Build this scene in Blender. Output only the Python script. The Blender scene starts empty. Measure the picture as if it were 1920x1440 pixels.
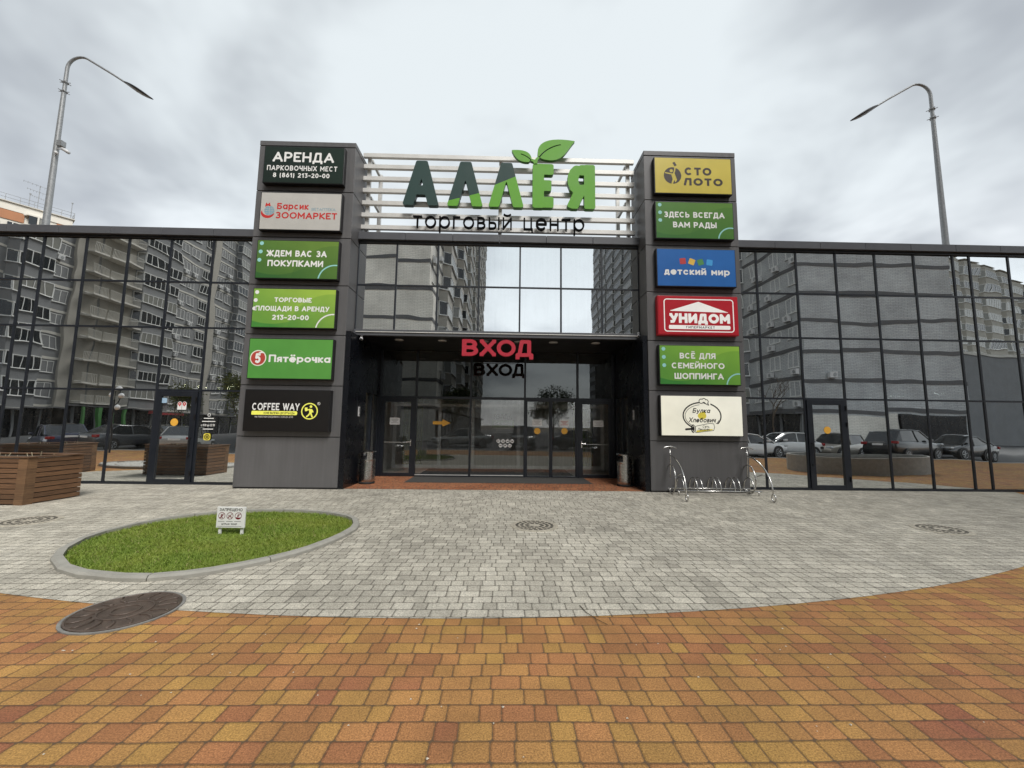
import bpy, math, random
import numpy as np
from mathutils import Vector, Matrix
random.seed(7)
SC = bpy.context.scene
C = SC.collection
PI = math.pi
R = math.radians

# ------------------------------------------------------------------ camera
cam_d = bpy.data.cameras.new('camera'); cam = bpy.data.objects.new('camera', cam_d); C.objects.link(cam)
cam_d.sensor_width = 36.0; cam_d.lens = 36.0 * 760.0 / 1920.0
cam_d.clip_start = 0.05; cam_d.clip_end = 2000
YAW, PIT, ROL, DIST = 0.020695, 0.103988, 0.012192, 10.8866
def cam_axes():
    cy, sy, cp, sp, cr, sr = math.cos(YAW), math.sin(YAW), math.cos(PIT), math.sin(PIT), math.cos(ROL), math.sin(ROL)
    fw = Vector((sy*cp, cy*cp, sp)); rt = Vector((cy, -sy, 0)); up = rt.cross(fw)
    return cr*rt + sr*up, -sr*rt + cr*up, fw
r_, u_, f_ = cam_axes()
cam.matrix_world = Matrix(((r_.x, u_.x, -f_.x, 0), (r_.y, u_.y, -f_.y, -DIST), (r_.z, u_.z, -f_.z, 1.6), (0, 0, 0, 1)))
SC.camera = cam

# ------------------------------------------------------------------ node helper
class NT:
    def __init__(s, nt): s.nt = nt
    def n(s, t, **k):
        nd = s.nt.nodes.new(t)
        for a, b in k.items(): setattr(nd, a, b)
        return nd
    def put(s, sock, v):
        if v is None: return
        if hasattr(v, 'is_output'): s.nt.links.new(v, sock)
        else:
            if isinstance(v, (tuple, list)) and len(v) == 3 and sock.type == 'RGBA': v = (*v, 1)
            sock.default_value = v
    def m(s, op, a, b=None, c=None, clamp=False):
        nd = s.n('ShaderNodeMath', operation=op); nd.use_clamp = clamp
        s.put(nd.inputs[0], a); s.put(nd.inputs[1], b); s.put(nd.inputs[2], c)
        return nd.outputs[0]
    def mix(s, f, a, b, mode='MIX'):
        nd = s.n('ShaderNodeMix', data_type='RGBA', blend_type=mode)
        s.put(nd.inputs[0], f); s.put(nd.inputs[6], a); s.put(nd.inputs[7], b)
        return nd.outputs[2]
    def noise(s, vec, scale, detail=3, rough=.5, dist=0):
        nd = s.n('ShaderNodeTexNoise'); s.put(nd.inputs['Vector'], vec)
        nd.inputs['Scale'].default_value = scale; nd.inputs['Detail'].default_value = detail
        nd.inputs['Roughness'].default_value = rough; nd.inputs['Distortion'].default_value = dist
        return nd.outputs['Fac']
    def rng(s, v, a, b, c=0., d=1., smooth=False):
        nd = s.n('ShaderNodeMapRange', interpolation_type='SMOOTHSTEP' if smooth else 'LINEAR'); nd.clamp = True
        s.put(nd.inputs[0], v)
        for i, q in enumerate((a, b, c, d)): s.put(nd.inputs[1+i], q)
        return nd.outputs[0]
    def xyz(s, v):
        nd = s.n('ShaderNodeSeparateXYZ'); s.put(nd.inputs[0], v); return nd.outputs
    def vec(s, x=0., y=0., z=0.):
        nd = s.n('ShaderNodeCombineXYZ'); s.put(nd.inputs[0], x); s.put(nd.inputs[1], y); s.put(nd.inputs[2], z); return nd.outputs[0]
    def white(s, v):
        nd = s.n('ShaderNodeTexWhiteNoise', noise_dimensions='3D'); s.put(nd.inputs['Vector'], v); return nd.outputs['Value'], nd.outputs['Color']
    def pos(s): return s.n('ShaderNodeNewGeometry').outputs['Position']
    def obj(s): return s.n('ShaderNodeTexCoord').outputs['Object']
    def bump(s, h, dist, strength=1.):
        nd = s.n('ShaderNodeBump'); s.put(nd.inputs['Height'], h); nd.inputs['Distance'].default_value = dist; nd.inputs['Strength'].default_value = strength
        return nd.outputs[0]

def newmat(name):
    m = bpy.data.materials.new(name); m.use_nodes = True
    m.node_tree.nodes.clear()
    t = NT(m.node_tree)
    out = t.n('ShaderNodeOutputMaterial')
    return m, t, out
def principled(t, out, col, rough=.5, metal=0., normal=None, spec=.5, emit=None, estr=0.):
    p = t.n('ShaderNodeBsdfPrincipled')
    t.put(p.inputs['Base Color'], col); t.put(p.inputs['Roughness'], rough); t.put(p.inputs['Metallic'], metal)
    p.inputs['Specular IOR Level'].default_value = spec
    if normal is not None: t.put(p.inputs['Normal'], normal)
    if emit is not None:
        t.put(p.inputs['Emission Color'], emit); p.inputs['Emission Strength'].default_value = estr
    t.nt.links.new(p.outputs[0], out.inputs[0])
    return p
def simple(name, col, rough=.5, metal=0., var=.12, scale=6., bump=0., spec=.5, estr=0.):
    m, t, out = newmat(name)
    v = t.obj()
    n = t.noise(v, scale, 4, .6)
    k = t.rng(n, .3, .7, 1-var, 1+var)
    nd = t.n('ShaderNodeVectorMath', operation='SCALE'); nd.inputs[0].default_value = col; t.put(nd.inputs[3], k)
    rr = t.rng(n, .3, .7, rough*.9, min(1, rough*1.1))
    nm = t.bump(t.noise(v, scale*8, 3), bump) if bump else None
    principled(t, out, nd.outputs[0], rr, metal, nm, spec, emit=nd.outputs[0] if estr else None, estr=estr)
    return m

# ------------------------------------------------------------------ sky and sun (overcast)
SUN_EL, SUN_AZ = 50.0, 152.0          # azimuth clockwise from +Y: veiled sun high behind the camera, to the right
w = bpy.data.worlds.new('World'); SC.world = w; w.use_nodes = True
wt = NT(w.node_tree); w.node_tree.nodes.clear()
sky = wt.n('ShaderNodeTexSky', sky_type='NISHITA'); sky.sun_disc = False
sky.sun_elevation = R(SUN_EL); sky.sun_rotation = R(SUN_AZ)
d3 = wt.n('ShaderNodeTexCoord').outputs['Generated']
dx, dy, dz = wt.xyz(d3)
den = wt.m('ADD', wt.m('MAXIMUM', dz, 0.0), .32)
cv = wt.vec(wt.m('DIVIDE', dx, den), wt.m('DIVIDE', dy, den), .37)
n1 = wt.noise(cv, 1.0, 5, .5, .25)
n2 = wt.noise(cv, 2.4, 4, .52, .25)
nn = wt.m('ADD', wt.m('MULTIPLY', n1, .62), wt.m('MULTIPLY', n2, .38))
shade = wt.rng(nn, .41, .60, 0., 1., True)
horiz = wt.rng(dz, .02, .5, 1., 0., True)
CL = .70
dark = wt.mix(horiz, (3.2*CL, 3.38*CL, 3.55*CL), (4.3*CL, 4.4*CL, 4.6*CL))
lite = wt.mix(horiz, (6.1*CL, 6.5*CL, 6.6*CL), (8.9*CL, 9.0*CL, 9.05*CL))
cloud = wt.mix(shade, dark, lite)
blue = wt.mix(.10, cloud, sky.outputs[0])
bg = wt.n('ShaderNodeBackground'); wt.put(bg.inputs[0], blue); bg.inputs[1].default_value = .1
wo = wt.n('ShaderNodeOutputWorld'); w.node_tree.links.new(bg.outputs[0], wo.inputs[0])

sd = bpy.data.lights.new('sun', 'SUN'); sd.energy = 2.0; sd.angle = R(28); sd.color = (1, .97, .93)
so = bpy.data.objects.new('sun', sd); C.objects.link(so)
az = R(SUN_AZ); el = R(SUN_EL)
sdir = Vector((math.sin(az)*math.cos(el), math.cos(az)*math.cos(el), math.sin(el)))
so.rotation_euler = sdir.to_track_quat('Z', 'Y').to_euler(); so.location = (0, -20, 40)
SC.view_settings.view_transform = 'Standard'; SC.view_settings.look = 'None'
SC.view_settings.exposure = 1.05; SC.view_settings.gamma = 1.0
SC.cycles.max_bounces = 8; SC.cycles.transparent_max_bounces = 16; SC.cycles.glossy_bounces = 5; SC.cycles.diffuse_bounces = 3
SC.cycles.caustics_reflective = False; SC.cycles.caustics_refractive = False

# ------------------------------------------------------------------ mesh helpers
class MB:
    def __init__(s): s.v = []; s.f = []; s.mi = []; s.cur = 0
    def mat(s, i): s.cur = i; return s
    def add(s, vs, fs):
        b = len(s.v); s.v.extend([tuple(q) for q in vs])
        for f in fs: s.f.append([b+i for i in f]); s.mi.append(s.cur)
        return s
    def box(s, x0, x1, y0, y1, z0, z1):
        return s.add([(x0,y0,z0),(x1,y0,z0),(x1,y1,z0),(x0,y1,z0),(x0,y0,z1),(x1,y0,z1),(x1,y1,z1),(x0,y1,z1)],
                     [(0,3,2,1),(4,5,6,7),(0,1,5,4),(1,2,6,5),(2,3,7,6),(3,0,4,7)])
    def tube(s, pts, r, n=8, caps=True, r_end=None):
        pts = [Vector(p) for p in pts]; k = len(pts); rings = []
        up = None
        for i, p in enumerate(pts):
            t = (pts[min(i+1, k-1)] - pts[max(i-1, 0)]).normalized()
            if up is None:
                up = Vector((0,0,1)) if abs(t.z) < .9 else Vector((1,0,0))
            a = t.cross(up).normalized(); b = a.cross(t).normalized(); up = b
            rr = r if r_end is None else r + (r_end-r)*i/(k-1)
            rings.append([p + (a*math.cos(2*PI*j/n) + b*math.sin(2*PI*j/n))*rr for j in range(n)])
        vs = [q for g in rings for q in g]; fs = []
        for i in range(k-1):
            for j in range(n):
                fs.append((i*n+j, i*n+(j+1) % n, (i+1)*n+(j+1) % n, (i+1)*n+j))
        if caps: fs.append(tuple(range(n-1, -1, -1))); fs.append(tuple((k-1)*n+j for j in range(n)))
        return s.add(vs, fs)
    def ring(s, c, ax1, ax2, rad, r, n=32, m=8, a0=0, a1=2*PI):
        c = Vector(c); ax1 = Vector(ax1).normalized(); ax2 = Vector(ax2).normalized()
        full = abs(a1-a0-2*PI) < 1e-4; nz = ax1.cross(ax2); vs = []; fs = []
        k = n if full else n+1
        for i in range(k):
            a = a0 + (a1-a0)*i/n; d = ax1*math.cos(a) + ax2*math.sin(a)
            for j in range(m):
                b = 2*PI*j/m; vs.append(c + d*(rad + r*math.cos(b)) + nz*(r*math.sin(b)))
        for i in range(n):
            i2 = (i+1) % k
            for j in range(m): fs.append((i*m+j, i2*m+j, i2*m+(j+1) % m, i*m+(j+1) % m))
        return s.add(vs, fs)
    def lathe(s, prof, n=24, o=(0,0,0)):
        vs = []; fs = []
        for r, z in prof:
            for j in range(n):
                a = 2*PI*j/n; vs.append((o[0]+r*math.cos(a), o[1]+r*math.sin(a), o[2]+z))
        for i in range(len(prof)-1):
            for j in range(n): fs.append((i*n+j, i*n+(j+1) % n, (i+1)*n+(j+1) % n, (i+1)*n+j))
        fs.append(tuple(range(n-1, -1, -1))); fs.append(tuple((len(prof)-1)*n+j for j in range(n)))
        return s.add(vs, fs)
    def prism(s, poly, z0, z1):
        n = len(poly)
        vs = [(x, y, z0) for x, y in poly] + [(x, y, z1) for x, y in poly]
        fs = [tuple(range(n-1, -1, -1)), tuple(range(n, 2*n))] + [(i, (i+1) % n, n+(i+1) % n, n+i) for i in range(n)]
        return s.add(vs, fs)
    def xf(s, M, start=0):
        for i in range(start, len(s.v)): s.v[i] = tuple(M @ Vector(s.v[i]))
        return s
    def build(s, name, mats, parent=None, smooth=False, bevel=0., loc=None):
        me = bpy.data.meshes.new(name); me.from_pydata(s.v, [], s.f)
        if not isinstance(mats, (list, tuple)): mats = [mats]
        for m in mats: me.materials.append(m)
        if len(mats) > 1: me.polygons.foreach_set('material_index', s.mi)
        if smooth: me.polygons.foreach_set('use_smooth', [True]*len(me.polygons))
        me.update()
        o = bpy.data.objects.new(name, me); C.objects.link(o)
        if parent is not None: o.parent = parent
        if loc: o.location = loc
        if bevel:
            b = o.modifiers.new('bevel', 'BEVEL'); b.width = bevel; b.segments = 2; b.limit_method = 'ANGLE'; b.angle_limit = R(40)
        if smooth and bevel == 0:
            pass
        return o
def bx(name, x0, x1, y0, y1, z0, z1, m, parent=None, bevel=0.):
    return MB().box(x0, x1, y0, y1, z0, z1).build(name, m, parent, bevel=bevel)
def autosmooth(o, ang=40):
    me = o.data
    me.polygons.foreach_set('use_smooth', [True]*len(me.polygons))
    try: me.set_sharp_from_angle(angle=R(ang))
    except Exception: pass
    return o
def thing(name, label, cat, loc=(0,0,0), rz=0., group=None):
    o = bpy.data.objects.new(name, None); C.objects.link(o)
    o.location = loc; o.rotation_euler = (0, 0, rz); o.empty_display_size = .2
    return tag(o, label, cat, group)
def tag(o, label, cat, group=None, kind=None):
    o['label'] = label; o['category'] = cat
    if group: o['group'] = group
    if kind: o['kind'] = kind
    return o
def struct(o): o['kind'] = 'structure'; return o
def copy_tree(o, parent=None):
    c = o.copy(); C.objects.link(c)
    if parent is not None: c.parent = parent
    for ch in list(o.children): copy_tree(ch, c)
    return c

# ------------------------------------------------------------------ 2D shapes as distance fields, filled by marching squares
def sd_seg(X, Y, a, b, hw, rr=0.):
    ax, ay = a; bx_, by = b; dx, dy = bx_-ax, by-ay; L = math.hypot(dx, dy) or 1e-9
    ux, uy = dx/L, dy/L; cx, cy = (ax+bx_)/2, (ay+by)/2
    p = np.abs((X-cx)*ux + (Y-cy)*uy) - L/2 + rr; q = np.abs(-(X-cx)*uy + (Y-cy)*ux) - hw + rr
    return np.hypot(np.maximum(p, 0), np.maximum(q, 0)) + np.minimum(np.maximum(p, q), 0) - rr
def sd_circ(X, Y, cx, cy, r): return np.hypot(X-cx, Y-cy) - r
def sd_ell(X, Y, cx, cy, rx, ry):
    k = np.hypot((X-cx)/rx, (Y-cy)/ry); k2 = np.hypot((X-cx)/rx**2, (Y-cy)/ry**2) + 1e-9
    return k*(k-1)/k2
def sd_box(X, Y, x0, x1, y0, y1, r=0.):
    p = np.abs(X-(x0+x1)/2) - (x1-x0)/2 + r; q = np.abs(Y-(y0+y1)/2) - (y1-y0)/2 + r
    return np.hypot(np.maximum(p, 0), np.maximum(q, 0)) + np.minimum(np.maximum(p, q), 0) - r
def sd_poly(X, Y, P):
    d = np.full(X.shape, 1e9); ins = np.zeros(X.shape, bool); n = len(P)
    for i in range(n):
        (x0, y0), (x1, y1) = P[i], P[(i+1) % n]
        ex, ey = x1-x0, y1-y0; t = np.clip(((X-x0)*ex + (Y-y0)*ey)/(ex*ex+ey*ey+1e-12), 0, 1)
        d = np.minimum(d, np.hypot(X-x0-t*ex, Y-y0-t*ey))
        c = (y0 > Y) != (y1 > Y)
        with np.errstate(divide='ignore', invalid='ignore'):
            ins ^= c & (X < (x1-x0)*(Y-y0)/((y1-y0) if y1 != y0 else 1e-12) + x0)
    return np.where(ins, -d, d)
def sd_stroke(X, Y, pts, hw, rr=0., rnd=True):
    d = np.full(X.shape, 1e9)
    for a, b in zip(pts[:-1], pts[1:]): d = np.minimum(d, sd_seg(X, Y, a, b, hw, rr))
    if rnd:
        for p in pts[1:-1]: d = np.minimum(d, sd_circ(X, Y, p[0], p[1], hw))
        if pts[0] == pts[-1]: d = np.minimum(d, sd_circ(X, Y, pts[0][0], pts[0][1], hw))
    return d
def fill(fn, x0, x1, y0, y1, cell):
    nx = max(2, int(math.ceil((x1-x0)/cell))+2); ny = max(2, int(math.ceil((y1-y0)/cell))+2)
    gx = x0 - cell*.63 + np.arange(nx+1)*cell; gy = y0 - cell*.61 + np.arange(ny+1)*cell
    X, Y = np.meshgrid(gx, gy); D = fn(X, Y); polys = []; walls = []
    D = np.where(np.abs(D) < 1e-7, 1e-7, D)
    I = D < 0
    for j in range(ny):
        run = None
        for i in range(nx):
            k = int(I[j, i]) + int(I[j, i+1]) + int(I[j+1, i+1]) + int(I[j+1, i])
            if k == 4:
                if run is None: run = i
                continue
            if run is not None:
                polys.append([(gx[run], gy[j]), (gx[i], gy[j]), (gx[i], gy[j+1]), (gx[run], gy[j+1])]); run = None
            if k == 0: continue
            cs = [(j, i), (j, i+1), (j+1, i+1), (j+1, i)]; pl = []; mk = []
            for q in range(4):
                (ja, ia), (jb, ib) = cs[q], cs[(q+1) % 4]
                if I[ja, ia]: pl.append((gx[ia], gy[ja])); mk.append(0)
                if I[ja, ia] != I[jb, ib]:
                    t = D[ja, ia]/(D[ja, ia]-D[jb, ib])
                    pl.append((gx[ia]+(gx[ib]-gx[ia])*t, gy[ja]+(gy[jb]-gy[ja])*t)); mk.append(1)
            if len(pl) > 2:
                polys.append(pl); n = len(pl)
                for q in range(n):
                    if mk[q] and mk[(q+1) % n]: walls.append((pl[q], pl[(q+1) % n]))
        if run is not None:
            polys.append([(gx[run], gy[j]), (gx[nx], gy[j]), (gx[nx], gy[j+1]), (gx[run], gy[j+1])])
    return polys, walls
def put2d(mb, shape, y, depth=0., ox=0., oz=0., sx=1., sz=1.):
    """shape in (u, v) becomes a face in the x-z plane looking towards -y, with optional thickness going back"""
    polys, walls = shape
    for pl in polys:
        vs = [(ox+p[0]*sx, y, oz+p[1]*sz) for p in pl]
        mb.add(vs, [tuple(range(len(vs)))])
        if depth: mb.add([(a, y+depth, c) for a, b, c in vs], [tuple(range(len(vs)-1, -1, -1))])
    if depth:
        for a, b in walls:
            A = (ox+a[0]*sx, oz+a[1]*sz); B = (ox+b[0]*sx, oz+b[1]*sz)
            mb.add([(A[0], y, A[1]), (B[0], y, B[1]), (B[0], y+depth, B[1]), (A[0], y+depth, A[1])], [(3, 2, 1, 0)])
    return mb

# ------------------------------------------------------------------ lettering: a geometric sans drawn as strokes
def arc(cx, cy, rx, ry, a0, a1, n=14):
    return [(cx+rx*math.cos(R(a0+(a1-a0)*i/n)), cy+ry*math.sin(R(a0+(a1-a0)*i/n))) for i in range(n+1)]
def bowl(y0, y1, xm=.5, x0=0., xr=1.):
    return [(x0, y0)] + arc(xm, (y0+y1)/2, xr-xm, (y1-y0)/2, -90, 90, 10) + [(x0, y1)]
OO = arc(.5, .5, .5, .5, 0, 360, 28)
GL = {
 'А': (.86, [[(0,0),(.5,1),(1,0)], [(.17,.3),(.83,.3)]]),
 'Б': (.68, [[(.92,1),(0,1),(0,0)], bowl(0,.56)]), 'В': (.7, [[(0,0),(0,1)], bowl(.52,1,.5,0,.9), bowl(0,.52)]),
 'Г': (.58, [[(0,0),(0,1),(1,1)]]), 'Д': (.86, [[(0,-.2),(0,0),(1,0),(1,-.2)], [(.14,0),(.3,1),(.84,1),(.84,0)]]),
 'Е': (.62, [[(1,1),(0,1),(0,0),(1,0)], [(0,.51),(.88,.51)]]), 'Ж': (1.12, [[(.5,0),(.5,1)], [(0,1),(.42,.5),(0,0)], [(1,1),(.58,.5),(1,0)], [(.42,.5),(.58,.5)]]),
 'З': (.64, [arc(.45,.76,.5,.24,150,-90,10)+[(.35,.52)], [(.35,.52)]+arc(.45,.26,.55,.26,90,-150,12)]),
 'И': (.78, [[(0,1),(0,0),(1,1),(1,0)]]), 'К': (.72, [[(0,0),(0,1)], [(1,1),(.12,.5),(1,0)], [(0,.5),(.12,.5)]]),
 'Л': (.78, [[(0,0),(.26,1),(1,1),(1,0)]]), 'М': (.92, [[(0,0),(0,1),(.5,.3),(1,1),(1,0)]]), 'Н': (.76, [[(0,0),(0,1)], [(1,0),(1,1)], [(0,.51),(1,.51)]]),
 'О': (.94, [OO]), 'П': (.76, [[(0,0),(0,1),(1,1),(1,0)]]), 'Р': (.68, [[(0,0),(0,1)], bowl(.42,1)]), 'С': (.84, [arc(.5,.5,.5,.5,48,312,20)]),
 'Т': (.68, [[(0,1),(1,1)], [(.5,0),(.5,1)]]), 'У': (.74, [[(0,1),(.53,.34)], [(1,1),(.42,0),(.16,0)]]), 'Ф': (.98, [[(.5,0),(.5,1)], arc(.5,.54,.5,.32,0,360,24)]),
 'Х': (.78, [[(0,0),(1,1)], [(0,1),(1,0)]]), 'Ц': (.8, [[(0,1),(0,0),(1,0),(1,-.2)], [(.88,0),(.88,1)]]), 'Ч': (.68, [[(0,1),(0,.66)]+arc(.4,.66,.4,.24,180,270,6)+[(1,.42)], [(1,0),(1,1)]]),
 'Ш': (1.04, [[(0,1),(0,0),(1,0),(1,1)], [(.5,0),(.5,1)]]), 'Щ': (1.08, [[(0,1),(0,0),(1,0),(1,-.2)], [(.46,0),(.46,1)], [(.92,0),(.92,1)]]),
 'Ы': (.94, [[(0,0),(0,1)], bowl(0,.56,.38,0,.68), [(1,0),(1,1)]]), 'Ь': (.66, [[(0,0),(0,1)], bowl(0,.56)]), 'Э': (.8, [arc(.5,.5,.5,.5,132,-132,20), [(.3,.5),(1,.5)]]),
 'Ю': (1.1, [[(0,0),(0,1)], arc(.64,.5,.36,.5,0,360,24), [(0,.5),(.28,.5)]]), 'Я': (.7, [[(1,0),(1,1)], [(1-x, y) for x, y in bowl(.42,1)], [(.45,.42),(0,0)]]),
 'F': (.6, [[(1,1),(0,1),(0,0)], [(0,.5),(.85,.5)]]), 'W': (1.15, [[(0,1),(.26,0),(.5,1),(.74,0),(1,1)]]), 'Y': (.76, [[(0,1),(.5,.45),(1,1)], [(.5,0),(.5,.45)]]),
 '0': (.62, [OO]), '1': (.34, [[(0,.78),(1,1),(1,0)]]), '2': (.6, [arc(.48,.7,.48,.3,160,-25,12)+[(0,0),(1,0)]]), '3': (.6, [[(.05,1),(.95,1),(.42,.6)]+arc(.48,.3,.5,.3,90,-150,12)]),
 '5': (.62, [[(.92,1),(.16,1),(.08,.56)]+arc(.46,.31,.54,.31,120,-150,14)]), '6': (.62, [arc(.5,.31,.5,.31,0,360,20), [(.03,.4),(.62,1)]]), '8': (.6, [arc(.5,.76,.42,.24,0,360,18), arc(.5,.26,.5,.26,0,360,18)]),
 '(': (.26, [arc(1,.45,1,.68,120,240,8)]), ')': (.26, [arc(0,.45,1,.68,60,-60,8)]), '-': (.38, [[(0,.42),(1,.42)]]), ':': (.14, [[(.5,.12),(.5,.13)],[(.5,.62),(.5,.63)]]), '.': (.14, [[(.5,0),(.5,.01)]]), '·': (.2, [[(.5,.45),(.5,.46)]]),
 ' ': (.34, []), '%': (.6, [[(0,0),(1,1)]]),
 'а': (.66, [arc(.5,.5,.5,.5,0,360,24), [(1,0),(1,1)]]), 'е': (.68, [[(0,.5),(1,.5)]+arc(.5,.5,.5,.5,0,318,20)]), 'р': (.68, [arc(.5,.5,.5,.5,0,360,24), [(0,1),(0,-.42)]]),
 'у': (.64, [[(0,1),(.5,0)], [(1,1),(.34,-.42),(.1,-.42)]]), 'б': (.68, [arc(.5,.5,.5,.5,0,360,24), [(0,.55)]+arc(.6,.8,.6,.6,180,100,6)+[(.95,1.42)]]), 'т': (.56, [[(0,1),(1,1)], [(.5,0),(.5,1)]]),
}
LOW = {'в':'В','г':'Г','д':'Д','и':'И','к':'К','л':'Л','м':'М','н':'Н','о':'О','п':'П','с':'С','ц':'Ц','ч':'Ч','ы':'Ы','я':'Я','х':'Х','ш':'Ш','ь':'Ь','з':'З'}
LAT = {'A':'А','C':'С','E':'Е','O':'О','T':'Т','H':'Н','K':'К','M':'М','P':'Р','X':'Х','B':'В'}
_gc = {}
def glyph(ch, wt, xh=.72, rr=0., cell=1/30.):
    key = (ch, round(wt, 4), xh, rr, cell)
    if key in _gc: return _gc[key]
    base = LAT.get(ch, ch); low = False; extra = None
    if base in 'ЁЙ': extra = base; base = {'Ё':'Е','Й':'И'}[base]
    if base in 'ёй': extra = base; base = {'ё':'е','й':'и'}[base]
    if base in LOW: low = True; base = LOW[base]
    elif base in 'аерубт': low = True
    wd, st = GL[base]
    hh = xh if low else 1.
    if low: wd = wd*(.74 if base not in 'аерубт' else 1.)
    wd = max(wd, wt) + wt*.35
    if not st:
        _gc[key] = (([], []), wd); return _gc[key]
    f = lambda p: (wt/2 + p[0]*(wd-wt), wt/2 + p[1]*(hh-wt))
    S = [[f(p) for p in s] for s in st]
    hw = wt/2
    def fn(X, Y):
        d = np.full(X.shape, 1e9)
        for s in S:
            if len(s) > 1: 
                # end caps reach out to the box edge
                d = np.minimum(d, sd_stroke(X, Y, s, hw, rr))
                for p in (s[0], s[-1]):
                    if rr == 0 and (abs(p[1]-hw) < 1e-6 or abs(p[1]-(hh-hw)) < 1e-6 or abs(p[0]-hw) < 1e-6 or abs(p[0]-(wd-hw)) < 1e-6 or p[1] < 0):
                        d = np.minimum(d, sd_box(X, Y, p[0]-hw, p[0]+hw, p[1]-hw, p[1]+hw) if s[0] != s[-1] else 1e9)
                    elif rr: d = np.minimum(d, sd_box(X, Y, p[0]-hw, p[0]+hw, p[1]-hw, p[1]+hw, rr) if s[0] != s[-1] else 1e9)
        if extra in ('Ё', 'ё'):
            for q in (.3, .7): d = np.minimum(d, sd_circ(X, Y, wd*q, hh+.16+wt*.2, wt*.55))
        if extra in ('Й', 'й'):
            d = np.minimum(d, sd_stroke(X, Y, [(wd/2+x*.24, hh+.24+wt*.1+y*.14) for x, y in arc(0,0,1,1,200,340,8)], hw*.8))
        return d
    _gc[key] = (fill(fn, -wt, wd+wt, -.5, 1.5, cell), wd)
    return _gc[key]
def lettering(mb, s, y, u0, u1, v0, H, wt=.16, depth=0., track=.12, xh=.72, slant=0., rr=0., cell=1/30., mirror=False):
    """one line of text: caps H tall, baseline v0, squeezed to the span u0..u1"""
    x = 0.; items = []
    for ch in s:
        g, wd = glyph(ch, wt, xh, rr, cell); items.append((g, x)); x += wd + track
    tot = max(x - track, .01); sx = (u1-u0)/tot
    for g, gx in items:
        st = len(mb.v)
        put2d(mb, g, y, depth, ox=u0+gx*sx, oz=v0, sx=sx, sz=H)
        if slant:
            for i in range(st, len(mb.v)):
                a, b, c = mb.v[i]; mb.v[i] = (a+(c-v0)*slant, b, c)
    if mirror:
        for i in range(len(mb.v)):
            a, b, c = mb.v[i]; mb.v[i] = (u0+u1-a, b, c)
        mb.f = [list(reversed(f)) for f in mb.f]
    return mb

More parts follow.
